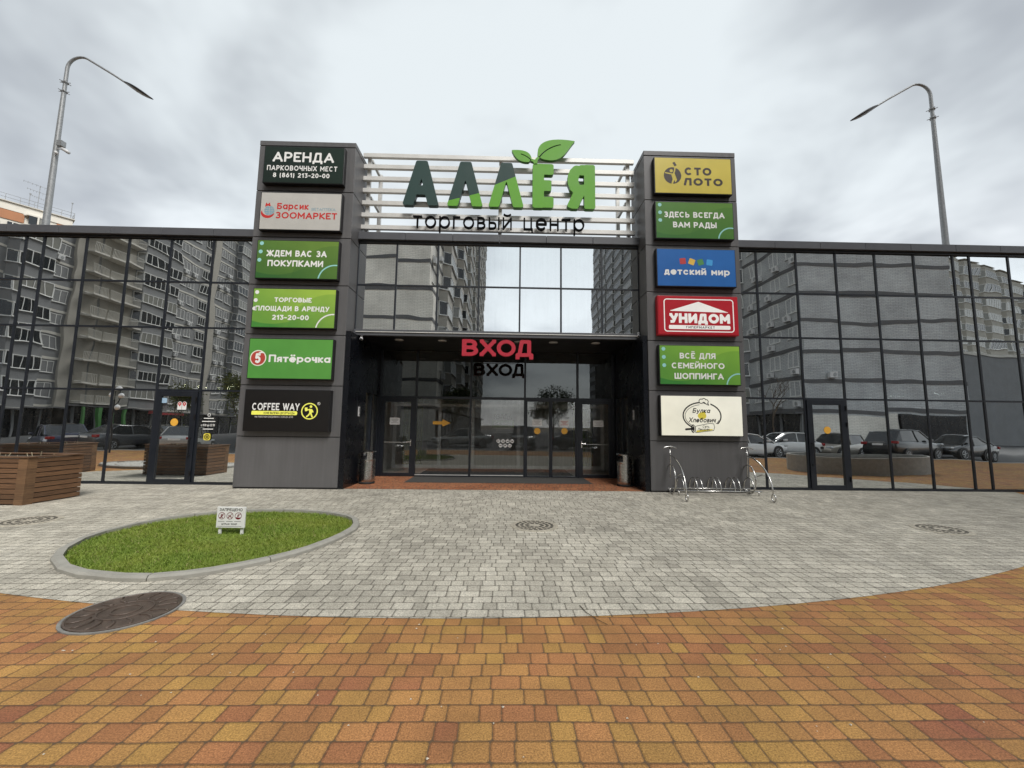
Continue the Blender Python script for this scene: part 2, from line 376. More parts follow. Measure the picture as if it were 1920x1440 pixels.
# ------------------------------------------------------------------ materials
def paving(name, cols, weights, h=.135, la=.185, lb=.125, joint=(.07,.062,.05), patch=None, rot=0., speck=.44, jw=.0042, rad=.018):
    m, t, out = newmat(name)
    P = t.pos(); px, py, pz = t.xyz(P)
    wob = t.noise(P, 1.1, 2); wob2 = t.noise(P, .9, 2, .5, .3)
    x = t.m('ADD', px, t.m('MULTIPLY', t.m('SUBTRACT', wob, .5), .05)); y = t.m('ADD', py, t.m('MULTIPLY', t.m('SUBTRACT', wob2, .5), .05))
    L = la+lb
    v = t.m('DIVIDE', y, h); row = t.m('FLOOR', v); fy = t.m('SUBTRACT', v, row)
    ro, _ = t.white(t.vec(row, 3.7, 1.3))
    u = t.m('DIVIDE', t.m('ADD', x, t.m('MULTIPLY', ro, L)), L); cell = t.m('FLOOR', u)
    fu = t.m('MULTIPLY', t.m('SUBTRACT', u, cell), L)
    isb = t.m('GREATER_THAN', fu, la)
    du = t.m('SUBTRACT', fu, t.m('MULTIPLY', isb, la))
    half = t.m('ADD', la/2, t.m('MULTIPLY', isb, (lb-la)/2))
    qx = t.m('SUBTRACT', t.m('ABSOLUTE', t.m('SUBTRACT', du, half)), t.m('SUBTRACT', half, jw+rad))
    qy = t.m('SUBTRACT', t.m('ABSOLUTE', t.m('SUBTRACT', t.m('MULTIPLY', fy, h), h/2)), h/2-jw-rad)
    mx = t.m('MAXIMUM', qx, 0.); my = t.m('MAXIMUM', qy, 0.)
    d = t.m('SUBTRACT', t.m('ADD', t.m('SQRT', t.m('ADD', t.m('MULTIPLY', mx, mx), t.m('MULTIPLY', my, my))), t.m('MINIMUM', t.m('MAXIMUM', qx, qy), 0.)), rad)
    fine = t.noise(P, 110, 3, .8); mid = t.noise(P, 45, 3, .6)
    dj = t.m('ADD', d, t.m('MULTIPLY', t.m('SUBTRACT', mid, .5), .008))
    stone = t.rng(dj, .0015, -.0025, 0., 1., True)
    idv = t.vec(t.m('ADD', t.m('MULTIPLY', cell, 2.), isb), row, .5)
    rv, rc = t.white(idv)
    big = t.noise(P, .45, 3, .6)
    if patch: rv = t.m('ADD', t.m('MULTIPLY', rv, patch), t.m('MULTIPLY', t.rng(big, .34, .66), 1-patch))
    ramp = t.n('ShaderNodeValToRGB'); t.put(ramp.inputs[0], rv)
    el_ = ramp.color_ramp.elements
    pos_ = 0.
    for i, c in enumerate(cols):
        e = el_[i] if i < 2 else el_.new(.99)
        e.position = min(1., pos_); e.color = (*c, 1); pos_ += weights[i]
    ramp.color_ramp.interpolation = 'LINEAR'
    col = ramp.outputs[0]
    r2 = t.xyz(rc)[1]
    k = t.m('MULTIPLY', t.rng(r2, 0, 1, .89, 1.09), t.rng(fine, .36, .64, 1-speck, 1+speck))
    k = t.m('MULTIPLY', k, t.rng(mid, .3, .7, .9, 1.08))
    stain = t.noise(P, 1.7, 5, .65, .4)
    k = t.m('MULTIPLY', k, t.m('MULTIPLY', t.rng(stain, .35, .62, .80, 1.05), t.rng(t.noise(P, .38, 4, .6, .6), .34, .56, .9, 1.03)))
    sc = t.n('ShaderNodeVectorMath', operation='SCALE'); t.put(sc.inputs[0], col); t.put(sc.inputs[3], k)
    worn = t.rng(t.m('ADD', d, t.m('MULTIPLY', t.m('SUBTRACT', mid, .5), .02)), -.0005, -.010, .76, 1., True)
    sc2 = t.n('ShaderNodeVectorMath', operation='SCALE'); t.put(sc2.inputs[0], sc.outputs[0]); t.put(sc2.inputs[3], worn)
    vo = t.n('ShaderNodeTexVoronoi', feature='F1'); t.put(vo.inputs['Vector'], P); vo.inputs['Scale'].default_value = 1.7
    vr = t.xyz(vo.outputs['Color'])[0]
    gum = t.rng(t.m('SUBTRACT', vo.outputs['Distance'], t.m('MULTIPLY', vr, .05)), -.004, .012, .72, 1., True)
    sc3 = t.n('ShaderNodeVectorMath', operation='SCALE'); t.put(sc3.inputs[0], sc2.outputs[0]); t.put(sc3.inputs[3], gum)
    fin = t.mix(stone, joint, sc3.outputs[0])
    hgt = t.m('ADD', t.rng(d, 0., -.011, 0., 1., True), t.m('ADD', t.m('MULTIPLY', fine, .22), t.m('MULTIPLY', t.white(t.vec(cell, row, isb))[0], .35)))
    principled(t, out, fin, t.rng(stain, .3, .7, .7, .92), 0., t.bump(hgt, .006, .8), spec=.35)
    return m

M = {}
M['pave_orange'] = paving('orange_pavers', [(.285,.100,.058),(.345,.152,.064),(.380,.186,.068),(.400,.216,.070),(.41,.238,.068)], [.18,.24,.26,.22,.1], patch=.72, joint=(.115,.072,.04), jw=.0018)
M['pave_edge'] = paving('orange_edge_pavers', [(.45,.19,.07),(.49,.24,.08),(.48,.26,.09)], [.4,.4,.2], patch=.6)
M['pave_grey'] = paving('grey_pavers', [(.36,.335,.278),(.44,.41,.342),(.50,.467,.39),(.53,.497,.42)], [.3,.35,.25,.1], joint=(.115,.105,.083), jw=.0023, patch=.7, speck=.46)
M['pave_brick'] = paving('entrance_brick', [(.3,.1,.05),(.36,.135,.06),(.4,.17,.08)], [.4,.4,.2], h=.1, la=.2, lb=.1, patch=.7)
M['asphalt'] = simple('asphalt', (.055,.056,.058), .85, 0, .25, 3., .004)
M['earth'] = simple('earth', (.09,.075,.05), .95, 0, .3, 9., .01)
M['soil'] = simple('soil', (.05,.035,.022), .95, 0, .4, 20., .01)
M['concrete'] = simple('concrete', (.36,.35,.32), .85, 0, .14, 7., .003)
M['kerb'] = simple('kerb_concrete', (.31,.30,.265), .85, 0, .12, 7., .003)
M['conc_dark'] = simple('weathered_concrete', (.2,.195,.18), .9, 0, .25, 9., .003)
def panelmat():
    m, t, out = newmat('anthracite_composite_panel'); P = t.pos(); x, y, z = t.xyz(P)
    rnd = t.n('ShaderNodeObjectInfo').outputs['Random']
    st = t.noise(t.vec(t.m('MULTIPLY', t.m('ADD', x, y), 9.), 0., t.m('MULTIPLY', z, .45)), 1.0, 5, .65)
    du = t.noise(P, 1.1, 5, .6)
    k = t.m('MULTIPLY', t.rng(st, .35, .7, .92, 1.10), t.m('MULTIPLY', t.rng(du, .3, .7, .93, 1.06), t.rng(rnd, 0, 1, .95, 1.04)))
    sc = t.n('ShaderNodeVectorMath', operation='SCALE'); sc.inputs[0].default_value = (.104,.102,.104); t.put(sc.inputs[3], k)
    principled(t, out, sc.outputs[0], t.rng(st, .3, .7, .36, .52), 0, t.bump(t.noise(P, .7, 2), .004)); return m
M['panel'] = panelmat()
M['cap'] = simple('anthracite_coping', (.085,.088,.097), .42, 0, .08, 2., 0, .5)
M['black_panel'] = simple('black_gloss_panel', (.006,.007,.01), .28, 0, .1, 2., 0, .3)
M['soffit'] = simple('black_soffit', (.006,.006,.008), .4, 0, .1, 2., 0, .4)
M['frame'] = simple('blue_black_aluminium', (.011,.014,.02), .38, 0, .1, 3.)
M['alu'] = simple('silver_aluminium', (.64,.63,.60), .42, .25, .06, 2.)
M['galv'] = simple('galvanised_steel', (.30,.31,.315), .5, .45, .18, 14.)
M['steel'] = simple('stainless_steel', (.47,.47,.46), .27, 1., .1, 5.)
M['chrome'] = simple('polished_tube', (.55,.54,.52), .25, 1., .1, 8.)
M['black'] = simple('black_paint', (.008,.008,.009), .4)
M['rubber'] = simple('black_rubber', (.012,.012,.012), .75)
M['white'] = simple('white_paint', (.78,.78,.77), .5, 0, .04)
M['white_plastic'] = simple('white_plastic', (.6,.6,.6), .4, 0, .05)
M['iron'] = simple('rusty_cast_iron', (.092,.066,.05), .45, .2, .35, 9., .003)
M['iron_light'] = simple('worn_cast_iron', (.46,.42,.34), .55, .2, .35, 16., .002)
M['hole'] = simple('drain_hole', (.012,.011,.01), .9)
M['lens'] = simple('lamp_lens', (.5,.5,.5), .2)
M['int_wall'] = simple('interior_wall', (.7,.69,.67), .8)
M['int_floor'] = simple('interior_floor', (.55,.53,.49), .35)
M['int_white'] = simple('white_door_frame', (.8,.8,.79), .4)
M['mat_black'] = simple('entrance_mat', (.022,.022,.023), .9, 0, .3, 60.)
M['mat_grey'] = simple('grey_entrance_tiles', (.055,.053,.05), .9, 0, .2, 12.)
M['curtain'] = simple('olive_curtain', (.12,.14,.03), .8, 0, .4, 5.)
def wood(name, a, b):
    m, t, out = newmat(name)
    v = t.obj(); x, y, z = t.xyz(v)
    g = t.noise(t.vec(t.m('MULTIPLY', x, 2.), t.m('MULTIPLY', y, 2.), t.m('MULTIPLY', z, 26.)), 2.2, 5, .65, .6)
    rnd = t.n('ShaderNodeObjectInfo').outputs['Random']
    plank = t.white(t.vec(t.m('FLOOR', t.m('DIVIDE', z, .098)), rnd, 2.))[0]
    c = t.mix(t.rng(g, .3, .7), a, b)
    k = t.rng(plank, 0, 1, .72, 1.2)
    sc = t.n('ShaderNodeVectorMath', operation='SCALE'); t.put(sc.inputs[0], c); t.put(sc.inputs[3], k)
    principled(t, out, sc.outputs[0], .6, 0, t.bump(g, .002)); return m
M['wood'] = wood('stained_planks', (.085,.042,.021), (.19,.10,.048))
M['wood_post'] = wood('stained_posts', (.11,.056,.028), (.22,.125,.06))

def flat(name, col, rough=.45, estr=0., var=.04):
    return simple(name, col, rough, 0, var, 3., 0, .4, estr)
INK = dict(white=(.8,.8,.78), black=(.012,.011,.012), red=(.52,.03,.025), dkgreen=(.016,.045,.032), cream=(.8,.78,.68), yellow=(.78,.66,.08), brown=(.03,.017,.013),
           grey=(.3,.3,.3), steelblue=(.22,.36,.43), cyan=(.3,.62,.6), pale=(.52,.5,.46), orange=(.8,.42,.06))
def ink(k):
    if 'ink_'+k not in M: M['ink_'+k] = flat('print_'+k, INK[k])
    return M['ink_'+k]
def facemat(key, c0, c1, estr=0., swoosh=False):
    """printed sign face, colour grading from lower left to upper right as printed; optionally with a lighter curved field"""
    m, t, out = newmat('sign_print_'+key)
    x, y, z = t.xyz(t.obj())
    g = t.rng(t.m('ADD', t.m('MULTIPLY', x, .42), t.m('MULTIPLY', z, .5)), -.45, .62)
    c = t.mix(g, c0, c1)
    if swoosh:
        dd = t.m('SQRT', t.m('ADD', t.m('POWER', t.m('SUBTRACT', x, .95), 2.), t.m('POWER', t.m('ADD', z, .75), 2.)))
        f = t.rng(dd, 1.12, 1.135, 1., .0)
        dd2 = t.m('SQRT', t.m('ADD', t.m('POWER', t.m('ADD', x, .55), 2.), t.m('POWER', t.m('SUBTRACT', z, 1.1), 2.)))
        c = t.mix(t.m('MULTIPLY', t.rng(dd2, 1.5, 1.52, 1., 0.), .28), c, c1)
        c = t.mix(t.m('MULTIPLY', f, .3), c, c0)
    n = t.noise(t.obj(), 2.5, 2); sc = t.n('ShaderNodeVectorMath', operation='SCALE'); t.put(sc.inputs[0], c); t.put(sc.inputs[3], t.rng(n, .3, .7, .95, 1.05))
    principled(t, out, sc.outputs[0], .32, 0, None, .4, emit=sc.outputs[0] if estr else None, estr=estr)
    return m

def glass(name, refl, tint, trans, wob, rough=0.):
    m, t, out = newmat(name)
    v = t.pos(); rnd = t.n('ShaderNodeObjectInfo').outputs['Random']
    off = t.vec(t.m('MULTIPLY', rnd, 83.), t.m('MULTIPLY', rnd, 37.), t.m('MULTIPLY', rnd, 11.))
    ad = t.n('ShaderNodeVectorMath', operation='ADD'); t.put(ad.inputs[0], v); t.put(ad.inputs[1], off)
    h = t.noise(ad.outputs[0], .95, 1, .4)
    nm = t.bump(h, wob)
    g = t.n('ShaderNodeBsdfGlossy'); g.inputs['Roughness'].default_value = rough; g.inputs['Color'].default_value = (*tint, 1); t.put(g.inputs['Normal'], nm)
    tr = t.n('ShaderNodeBsdfTransparent'); tr.inputs['Color'].default_value = (*trans, 1)
    lw = t.n('ShaderNodeLayerWeight'); lw.inputs['Blend'].default_value = .25
    fac = t.m('ADD', refl, t.m('MULTIPLY', lw.outputs['Facing'], (1-refl)*.45), clamp=True)
    gx, gy, gz = t.xyz(v); dirt = t.m('ADD', t.m('MULTIPLY', t.noise(v, 1.6, 5, .7), .5), t.m('MULTIPLY', t.noise(t.vec(t.m('MULTIPLY', gx, 14.), gy, t.m('MULTIPLY', gz, .7)), 1., 4, .6), .5))
    mx = t.n('ShaderNodeMixShader'); t.put(mx.inputs[0], fac); t.nt.links.new(tr.outputs[0], mx.inputs[1]); t.nt.links.new(g.outputs[0], mx.inputs[2])
    df = t.n('ShaderNodeBsdfDiffuse'); df.inputs['Color'].default_value = (.3,.3,.28,1)
    m2 = t.n('ShaderNodeMixShader'); t.put(m2.inputs[0], t.rng(dirt, .42, .66, .006, .07)); t.nt.links.new(mx.outputs[0], m2.inputs[1]); t.nt.links.new(df.outputs[0], m2.inputs[2])
    t.nt.links.new(m2.outputs[0], out.inputs[0])
    return m
M['glass'] = glass('coated_facade_glass', .84, (.93,.96,.965), (.30,.33,.33), .0029)
M['glass_door'] = glass('entrance_glass', .09, (.9,.92,.92), (.95,.96,.955), .0012)
M['glass_dark'] = glass('spandrel_glass', .11, (.8,.85,.85), (.10,.115,.115), .0015)

# ------------------------------------------------------------------ ground
def sheet(name, poly, z, m):
    me = bpy.data.meshes.new(name); me.from_pydata([(x, y, z) for x, y in poly], [], [tuple(range(len(poly)))]); me.materials.append(m)
    o = bpy.data.objects.new(name, me); C.objects.link(o); return struct(o)
sheet('ground', [(-900,-900),(900,-900),(900,900),(-900,900)], -.14, M['earth'])
sheet('parking_asphalt', [(-140,-140),(140,-140),(140,-11.3),(-140,-11.3)], -.12, M['asphalt'])
CX, CY, RR = -.55, 10.45, 17.77
sheet('orange_paving', [(-60,-11.15),(60,-11.15),(60,14),(-60,14)], 0., M['pave_orange'])
a0 = math.acos(0)
poly = []
for i in range(121):
    a = PI + PI*i/120
    x, y = CX+RR*math.cos(a), CY+RR*math.sin(a)
    if y < 0.06: poly.append((x, y))
poly2 = [(x, y) for x, y in poly]
sheet('grey_paving', [(poly2[0][0], .06)] + poly2 + [(poly2[-1][0], .06)], .004, M['pave_grey'])
k_ = MB()
for i in range(-40, 40):
    k_.box(i*1.0+.004, i*1.0+.996, -11.31, -11.16, -.14, .02)
struct(k_.build('parking_kerb', M['concrete'], bevel=.01))
sheet('entrance_brick_paving', [(-3.95,-.5),(3.62,-.5),(3.62,2.05),(-3.95,2.05)], .008, M['pave_brick'])
sheet('entrance_tiles', [(-2.75,.7),(2.55,.7),(2.55,2.05),(-2.75,2.05)], .012, M['mat_grey'])

# ------------------------------------------------------------------ lawn island
outer = [(-5.30,-5.85),(-4.55,-6.42),(-3.67,-6.60),(-3.15,-6.44),(-2.72,-6.07),(-2.42,-5.66),(-2.22,-5.02),(-2.18,-4.38),(-2.45,-3.75),(-3.05,-3.38),(-3.75,-3.22),(-4.5,-3.24),(-5.15,-3.52),(-5.62,-4.12),(-5.72,-5.02)]
def chaikin(P):
    r = []
    for i in range(len(P)):
        a, b = P[i], P[(i+1) % len(P)]
        r += [(a[0]*.78+b[0]*.22, a[1]*.78+b[1]*.22), (a[0]*.22+b[0]*.78, a[1]*.22+b[1]*.78)]
    return r
outer = chaikin(outer)
cxl = sum(p[0] for p in outer)/len(outer); cyl = sum(p[1] for p in outer)/len(outer)
def shrink(P, d):
    res = []; n = len(P)
    for i in range(n):
        a = Vector(P[i-1]); b = Vector(P[i]); c = Vector(P[(i+1) % n])
        n1 = Vector((-(b-a).y, (b-a).x)).normalized(); n2 = Vector((-(c-b).y, (c-b).x)).normalized()
        q = (n1+n2).normalized(); res.append(tuple(b + q*(d/max(.3, q.dot(n1)))))
    return res
def kerb_ring(name, outer, wd, h, m):
    inner = shrink(outer, wd); t1 = shrink(outer, .022); mb = MB(); n = len(outer)
    for i in range(n):
        j = (i+1) % n
        def cut(p, q, e): return (p[0]+(q[0]-p[0])*e, p[1]+(q[1]-p[1])*e)
        L = math.hypot(outer[j][0]-outer[i][0], outer[j][1]-outer[i][1]); e = (.010 if i % 4 == 0 else .0)/L
        A, B = cut(outer[i], outer[j], e), outer[j]
        A1, B1 = cut(t1[i], t1[j], e), t1[j]
        A2, B2 = cut(inner[i], inner[j], e), inner[j]
        P = [(*A,-.1),(*B,-.1),(*B2,-.1),(*A2,-.1),(*A,h-.022),(*B,h-.022),(*A1,h),(*B1,h),(*A2,h),(*B2,h)]
        mb.add(P, [(0,1,5,4),(4,5,7,6),(6,7,9,8),(8,9,2,3),(0,4,6,8,3),(1,2,9,7,5),(0,3,2,1)])
    return mb.build(name, m), inner
kb, inner = kerb_ring('lawn_kerb', outer, .095, .06, M['kerb'])
tag(kb, 'pale concrete kerb ring around the oval lawn', 'kerb')
def inpoly(x, y, P):
    c = False; n = len(P)
    for i in range(n):
        (x0, y0), (x1, y1) = P[i], P[(i+1) % n]
        if (y0 > y) != (y1 > y) and x < (x1-x0)*(y-y0)/(y1-y0)+x0: c = not c
    return c
def grassmat():
    m, t, out = newmat('grass_blades')
    g = t.n('ShaderNodeNewGeometry'); rnd = g.outputs['Random Per Island']
    pz = t.noise(g.outputs['Position'], 1.6, 3)
    c = t.mix(rnd, (.10,.165,.017), (.225,.31,.05))
    c = t.mix(t.rng(pz, .35, .7), c, t.mix(rnd, (.155,.205,.02), (.28,.33,.065)))
    c = t.mix(t.m('GREATER_THAN', rnd, .965), c, (.32,.28,.12))
    p = principled(t, out, c, .6, 0, None, .3)
    return m
M['grass'] = grassmat()
def grass(name, poly, n, label, h0=.02, h1=.045, zb=.008):
    mb = MB(); xs = [p[0] for p in poly]; ys = [p[1] for p in poly]; k = 0
    rg = random.Random(5)
    mb.add([(x, y, zb) for x, y in poly], [tuple(range(len(poly)))])
    while k < n:
        x = rg.uniform(min(xs), max(xs)); y = rg.uniform(min(ys), max(ys))
        if not inpoly(x, y, poly): continue
        k += 1
        near = abs(x+3.89) < .3 and -5.2 < y < -4.78
        a = rg.uniform(0, 2*PI); h = rg.uniform(h0, h1)*(.55 if near else 1)*(1.25 if rg.random() < .06 else 1); wd = rg.uniform(.0022, .005)
        lx, ly = rg.gauss(0, .028), rg.gauss(0, .028); cx, sx = math.cos(a)*wd, math.sin(a)*wd
        mb.add([(x-cx, y-sx, zb), (x+cx, y+sx, zb), (x+cx*.7+lx*.4, y+sx*.7+ly*.4, zb+h*.6), (x-cx*.7+lx*.4, y-sx*.7+ly*.4, zb+h*.6), (x+lx, y+ly, zb+h)],
               [(0,1,2,3), (3,2,4)])
    o = mb.build(name, M['grass']); return tag(o, label, 'grass', kind='stuff')
gr_poly = shrink(outer, .10)
grass('lawn_grass', gr_poly, 42000, 'short bright green lawn inside the oval kerb')

# ------------------------------------------------------------------ the shopping centre
mall = thing('shopping_centre', 'low dark glass shopping centre with black recessed entrance between two sign towers', 'building', (0, 0, 0))
ZT = (0.06, 2.443, 4.133, 5.395, 6.60)
W_, NW = 1.1396, .484
FX = -8.0276; AX = 7.074
left_x = [-17.63+1.1396*0] 
xs = [FX]; 
left_m = [FX+W_, FX, FX-W_, FX-2*W_, FX-3*W_, FX-4*W_, FX-4*W_-NW]
for i in range(4): left_m.append(left_m[-1]-W_)
left_m = sorted(left_m)                      # from the far left to just behind the left tower
right_m = [AX+i*W_ for i in range(6)] + [AX+5*W_+NW]
for i in range(3): right_m.append(right_m[-1]+W_)
right_m = [6.24] + right_m
LX0, RX1 = left_m[0], right_m[-1]
DOORS = ((FX-W_, FX), (AX+W_, AX+2*W_))
rg = random.Random(11)
def pane(x0, x1, z0, z1, y=0.0, m=None, name='glass_pane', tilt=.0022):
    w2, h2 = (x1-x0)/2, (z1-z0)/2
    o = bx(name, -w2, w2, 0, .012, -h2, h2, m or M['glass'], mall)
    o.location = ((x0+x1)/2, y, (z0+z1)/2)
    o.rotation_euler = (rg.gauss(0, tilt), 0, rg.gauss(0, tilt))
    return o
for ms in (left_m, right_m):
    for a, b in zip(ms[:-1], ms[1:]):
        for z0, z1 in zip(ZT[:-1], ZT[1:]):
            if z0 < 1 and any(abs(a-d[0]) < .01 for d in DOORS): continue
            pane(a+.012, b-.012, z0+.012, z1-.012)
    for x in ms:
        bx('mullion', x-.027, x+.027, -.022, .11, 0, 6.62, M['frame'], mall, .004)
    for z in ZT[1:-1]:
        for a, b in zip(ms[:-1], ms[1:]):
            bx('transom', a+.028, b-.028, -.018, .09, z-.024, z+.024, M['frame'], mall)
    bx('sill_rail', ms[0], ms[-1], -.05, .1, 0.0, .058, M['frame'], mall)
cen_m = [-4.065, -3.005, -1.866, -.727, .41, 1.552, 2.69, 3.725]
for a, b in zip(cen_m[:-1], cen_m[1:]):
    pane(a+.012, b-.012, 4.16, 5.405, tilt=.0015); pane(a+.012, b-.012, 5.43, 6.60, tilt=.0015)
    bx('transom', a+.024, b-.024, -.02, .09, 5.397, 5.437, M['frame'], mall)
for x in cen_m: bx('mullion', x-.022, x+.022, -.028, .11, 4.14, 6.62, M['frame'], mall)
# roof edge
for x0, x1 in ((LX0, -6.61), (-4.06, 3.725), (6.26, RX1)):
    bx('roof_edge_shadow_gap', x0, x1, -.05, .2, 6.605, 6.672, M['black'], mall)
    n = max(1, round((x1-x0)/1.3)); off = 0
    L = (x1-x0)/n
    for i in range(n):
        bx('parapet_cap', x0+i*L+.004, x0+(i+1)*L-.004, -.13, .3, 6.676, 6.885, M['cap'], mall, .006)
bx('roof', LX0, RX1, .32, 30, 6.45, 6.74, M['conc_dark'], mall)
bx('rear_wall', LX0, RX1, 30, 30.3, 0, 6.9, M['panel'], mall)
bx('side_wall', LX0-.3, LX0-.03, 0.02, 30, 0, 6.9, M['panel'], mall)
bx('side_wall', RX1+.03, RX1+.3, 0.02, 30, 0, 6.9, M['panel'], mall)
bx('interior_wall', LX0, -4.5, 9, 9.2, 0, 6.4, M['int_wall'], mall)
bx('interior_wall', 4.2, RX1, 9, 9.2, 0, 6.4, M['int_wall'], mall)
bx('interior_wall', -4.3, -4.1, 2.2, 12, 0, 6.4, M['int_wall'], mall)
bx('interior_wall', 3.8, 4.0, 2.2, 12, 0, 6.4, M['int_wall'], mall)
bx('interior_floor', LX0, -4.1, .12, 30, -.02, .02, M['int_floor'], mall)
bx('interior_floor', 3.8, RX1, .12, 30, -.02, .02, M['int_floor'], mall)
bx('interior_floor', -4.09, 3.79, 2.12, 30, -.02, .02, M['int_floor'], mall)
bx('interior_ceiling', LX0, -4.3, .4, 9, 3.0, 3.1, M['int_wall'], mall)
bx('interior_ceiling', 4.0, RX1, .4, 9, 3.0, 3.1, M['int_wall'], mall)
for x in (-14.6, -11.9, -9.6, 9.7, 12.2, 15.0): bx('column', x-.17, x+.17, .55, .9, .02, 3.0, M['int_wall'], mall)
# canopy and recess
bx('canopy_fascia', -4.06, 3.72, -.1, .02, 3.99, 4.155, M['cap'], mall, .004)
for i in range(12): 
    x = -4.0 + i*.65
    bx('fascia_trim', x+.004, x+.646 if i < 11 else 3.70, -.125, -.102, 4.075, 4.095, M['alu'], mall)
bx('soffit', -4.06, 3.72, .022, 2.1, 4.0, 4.12, M['soffit'], mall)
for sx, xa, xb in ((-1, -4.06, -3.93), (1, 3.60, 3.72)):
    bx('recess_wall', xa, xb, -.58, .78, 0.0, 3.985, M['black_panel'], mall)
    bx('recess_wall', xa, xb, .785, 2.06, 2.52, 3.985, M['black_panel'], mall)
    xm = (xa+xb)/2
    o = bx('side_glass_pane', xm-.008, xm+.008, .8, 2.0, .06, 2.5, M['glass_door'], mall)
    bx('side_frame', xa, xb, 1.3, 1.38, .0, 2.515, M['frame'], mall)
    bx('side_frame', xa, xb, 2.0, 2.06, .0, 2.515, M['frame'], mall)
for i, x in enumerate((-2.97, -1.76, -.57, .4, 1.4, 2.61)):
    d = MB().lathe([(.0,0),(.115,0),(.125,.008),(.125,.02)], 20, (x, .46, 3.978)).build('downlight', M['lens'], mall, True)
DP = 2.1
vx = [-3.9, -2.78, -1.04, .69, 2.385, 3.52]
for x in vx: bx('entrance_mullion', x-.03, x+.03, DP-.06, DP+.08, 0, 4.0, M['frame'], mall)
for a, b in zip(vx[:-1], vx[1:]):
    bx('entrance_transom', a+.032, b-.032, DP-.05, DP+.07, 2.44, 2.52, M['frame'], mall)
    pane(a+.03, b-.03, 2.52, 3.99, DP, M['glass_dark'], 'entrance_upper_pane', .001)
for a, b in ((-2.78, -1.04), (-1.04, .69)):
    pane(a+.03, b-.03, .09, 2.44, DP, M['glass_door'], 'entrance_pane', .001)
    bx('entrance_sill', a+.032, b-.032, DP-.04, DP+.05, .012, .09, M['frame'], mall)
    bx('entrance_sill_strip', a+.04, b-.04, DP-.055, DP-.042, .05, .075, M['alu'], mall)
bx('entrance_wall', -4.06, -3.932, DP-.03, DP+.1, 0, 4.0, M['black_panel'], mall)
bx('entrance_wall', 3.552, 3.72, DP-.03, DP+.1, 0, 4.0, M['black_panel'], mall)
# vestibule behind the glass: inner doors with white frames, mat, curtains
bx('vestibule_mat', -2.7, 2.3, DP+.15, DP+2.2, .021, .03, M['mat_black'], mall)
bx('vestibule_ceiling', -4.1, 3.8, DP+.1, 11.5, 3.9, 4.0, M['int_wall'], mall)
bx('vestibule_rear_wall', -4.1, 3.8, 11.5, 11.7, .02, 4.0, M['int_wall'], mall)
IY = 4.3
for x in (-4.0, -2.35, -1.12, .58, 1.75, 3.7): bx('inner_door_frame', x-.06, x+.06, IY-.05, IY+.05, .02, 3.0, M['int_white'], mall)
for a, b in ((-4, -2.35), (-2.35, -1.12), (-1.12, .58), (.58, 1.75), (1.75, 3.7)):
    bx('inner_door_rail', a+.062, b-.062, IY-.05, IY+.05, .03, .16, M['int_white'], mall)
    bx('inner_door_rail', a+.062, b-.062, IY-.05, IY+.05, 2.3, 2.4, M['int_white'], mall)
def curtain(x0, x1, y):
    mb = MB(); n = 40; vs = []; fs = []
    for i in range(n+1):
        x = x0+(x1-x0)*i/n; yy = y + .05*math.sin(i*1.3) + .02*math.sin(i*3.1)
        vs += [(x, yy, .1), (x, yy, 2.9)]
    for i in range(n): fs.append((2*i, 2*i+2, 2*i+3, 2*i+1))
    return mb.add(vs, fs).build('curtain', M['curtain'], mall, True)
curtain(-3.85, -3.1, 4.9); curtain(2.7, 3.5, 4.9)

# ---- doors of the centre
def leaf(x0, x1, y, z1, fw, m, name='door', zb=.015):
    d = bpy.data.objects.new(name, None); C.objects.link(d); d.parent = mall
    mb = MB()
    mb.box(x0, x0+fw, y-.045, y+.03, zb, z1); mb.box(x1-fw, x1, y-.045, y+.03, zb, z1)
    mb.box(x0+fw+.001, x1-fw-.001, y-.044, y+.029, zb, zb+fw*.8); mb.box(x0+fw+.001, x1-fw-.001, y-.044, y+.029, z1-fw*.9, z1)
    me = mb.build('door_frame', M['frame'], d, bevel=.004)
    g = bx('door_glass', x0+fw-.004, x1-fw+.004, y-.006, y+.006, zb+fw*.8-.004, z1-fw*.9+.004, m, d)
    return d
def lever(d, x, y, z, s, bar=None):
    mb = MB(); mb.box(x-.018, x+.018, y-.062, y-.047, z-.1, z+.1)
    mb.tube([(x, y-.05, z+.03), (x, y-.1, z+.03), (x+s*.12, y-.1, z+.03)], .010, 8)
    mb.build('handle', M['chrome'], d)
    if bar: MB().tube([(bar[0], y+.06, z), (bar[1], y+.06, z)], .016, 8).build('push_bar', M['alu'], d)
def sticker(d, x0, x1, z0, z1, y, m, name='notice', rad=0.):
    s = fill(lambda X, Y: sd_box(X, Y, x0, x1, z0, z1, rad), x0, x1, z0, z1, min(x1-x0, z1-z0)/8)
    return put2d(MB(), s, y).build(name, m, d)
def disc(d, x, z, r, y, m, name='warning_dot'):
    return put2d(MB(), fill(lambda X, Y: sd_circ(X, Y, x, z, r), x-r, x+r, z-r, z+r, r/9), y).build(name, m, d)
def notice(d, x0, x1, z0, z1, y, head=None):
    s = sticker(d, x0, x1, z0, z1, y, ink('white'))
    mb = MB(); 
    for i in range(4):
        a = .04+.03*((i*7) % 3); zz = z1-(z1-z0)*(.28+.16*i)
        mb.box(x0+a, x1-a, y-.003, y-.002, zz, zz+.011)
    mb.build('notice_lines', head or ink('grey'), s)
dl = leaf(-3.87, -2.812, DP, 2.44, .12, M['glass_door']); lever(dl, -2.90, DP, 1.05, -1, (-3.75, -2.95)); notice(dl, -3.59, -3.27, 1.61, 1.83, DP-.01)
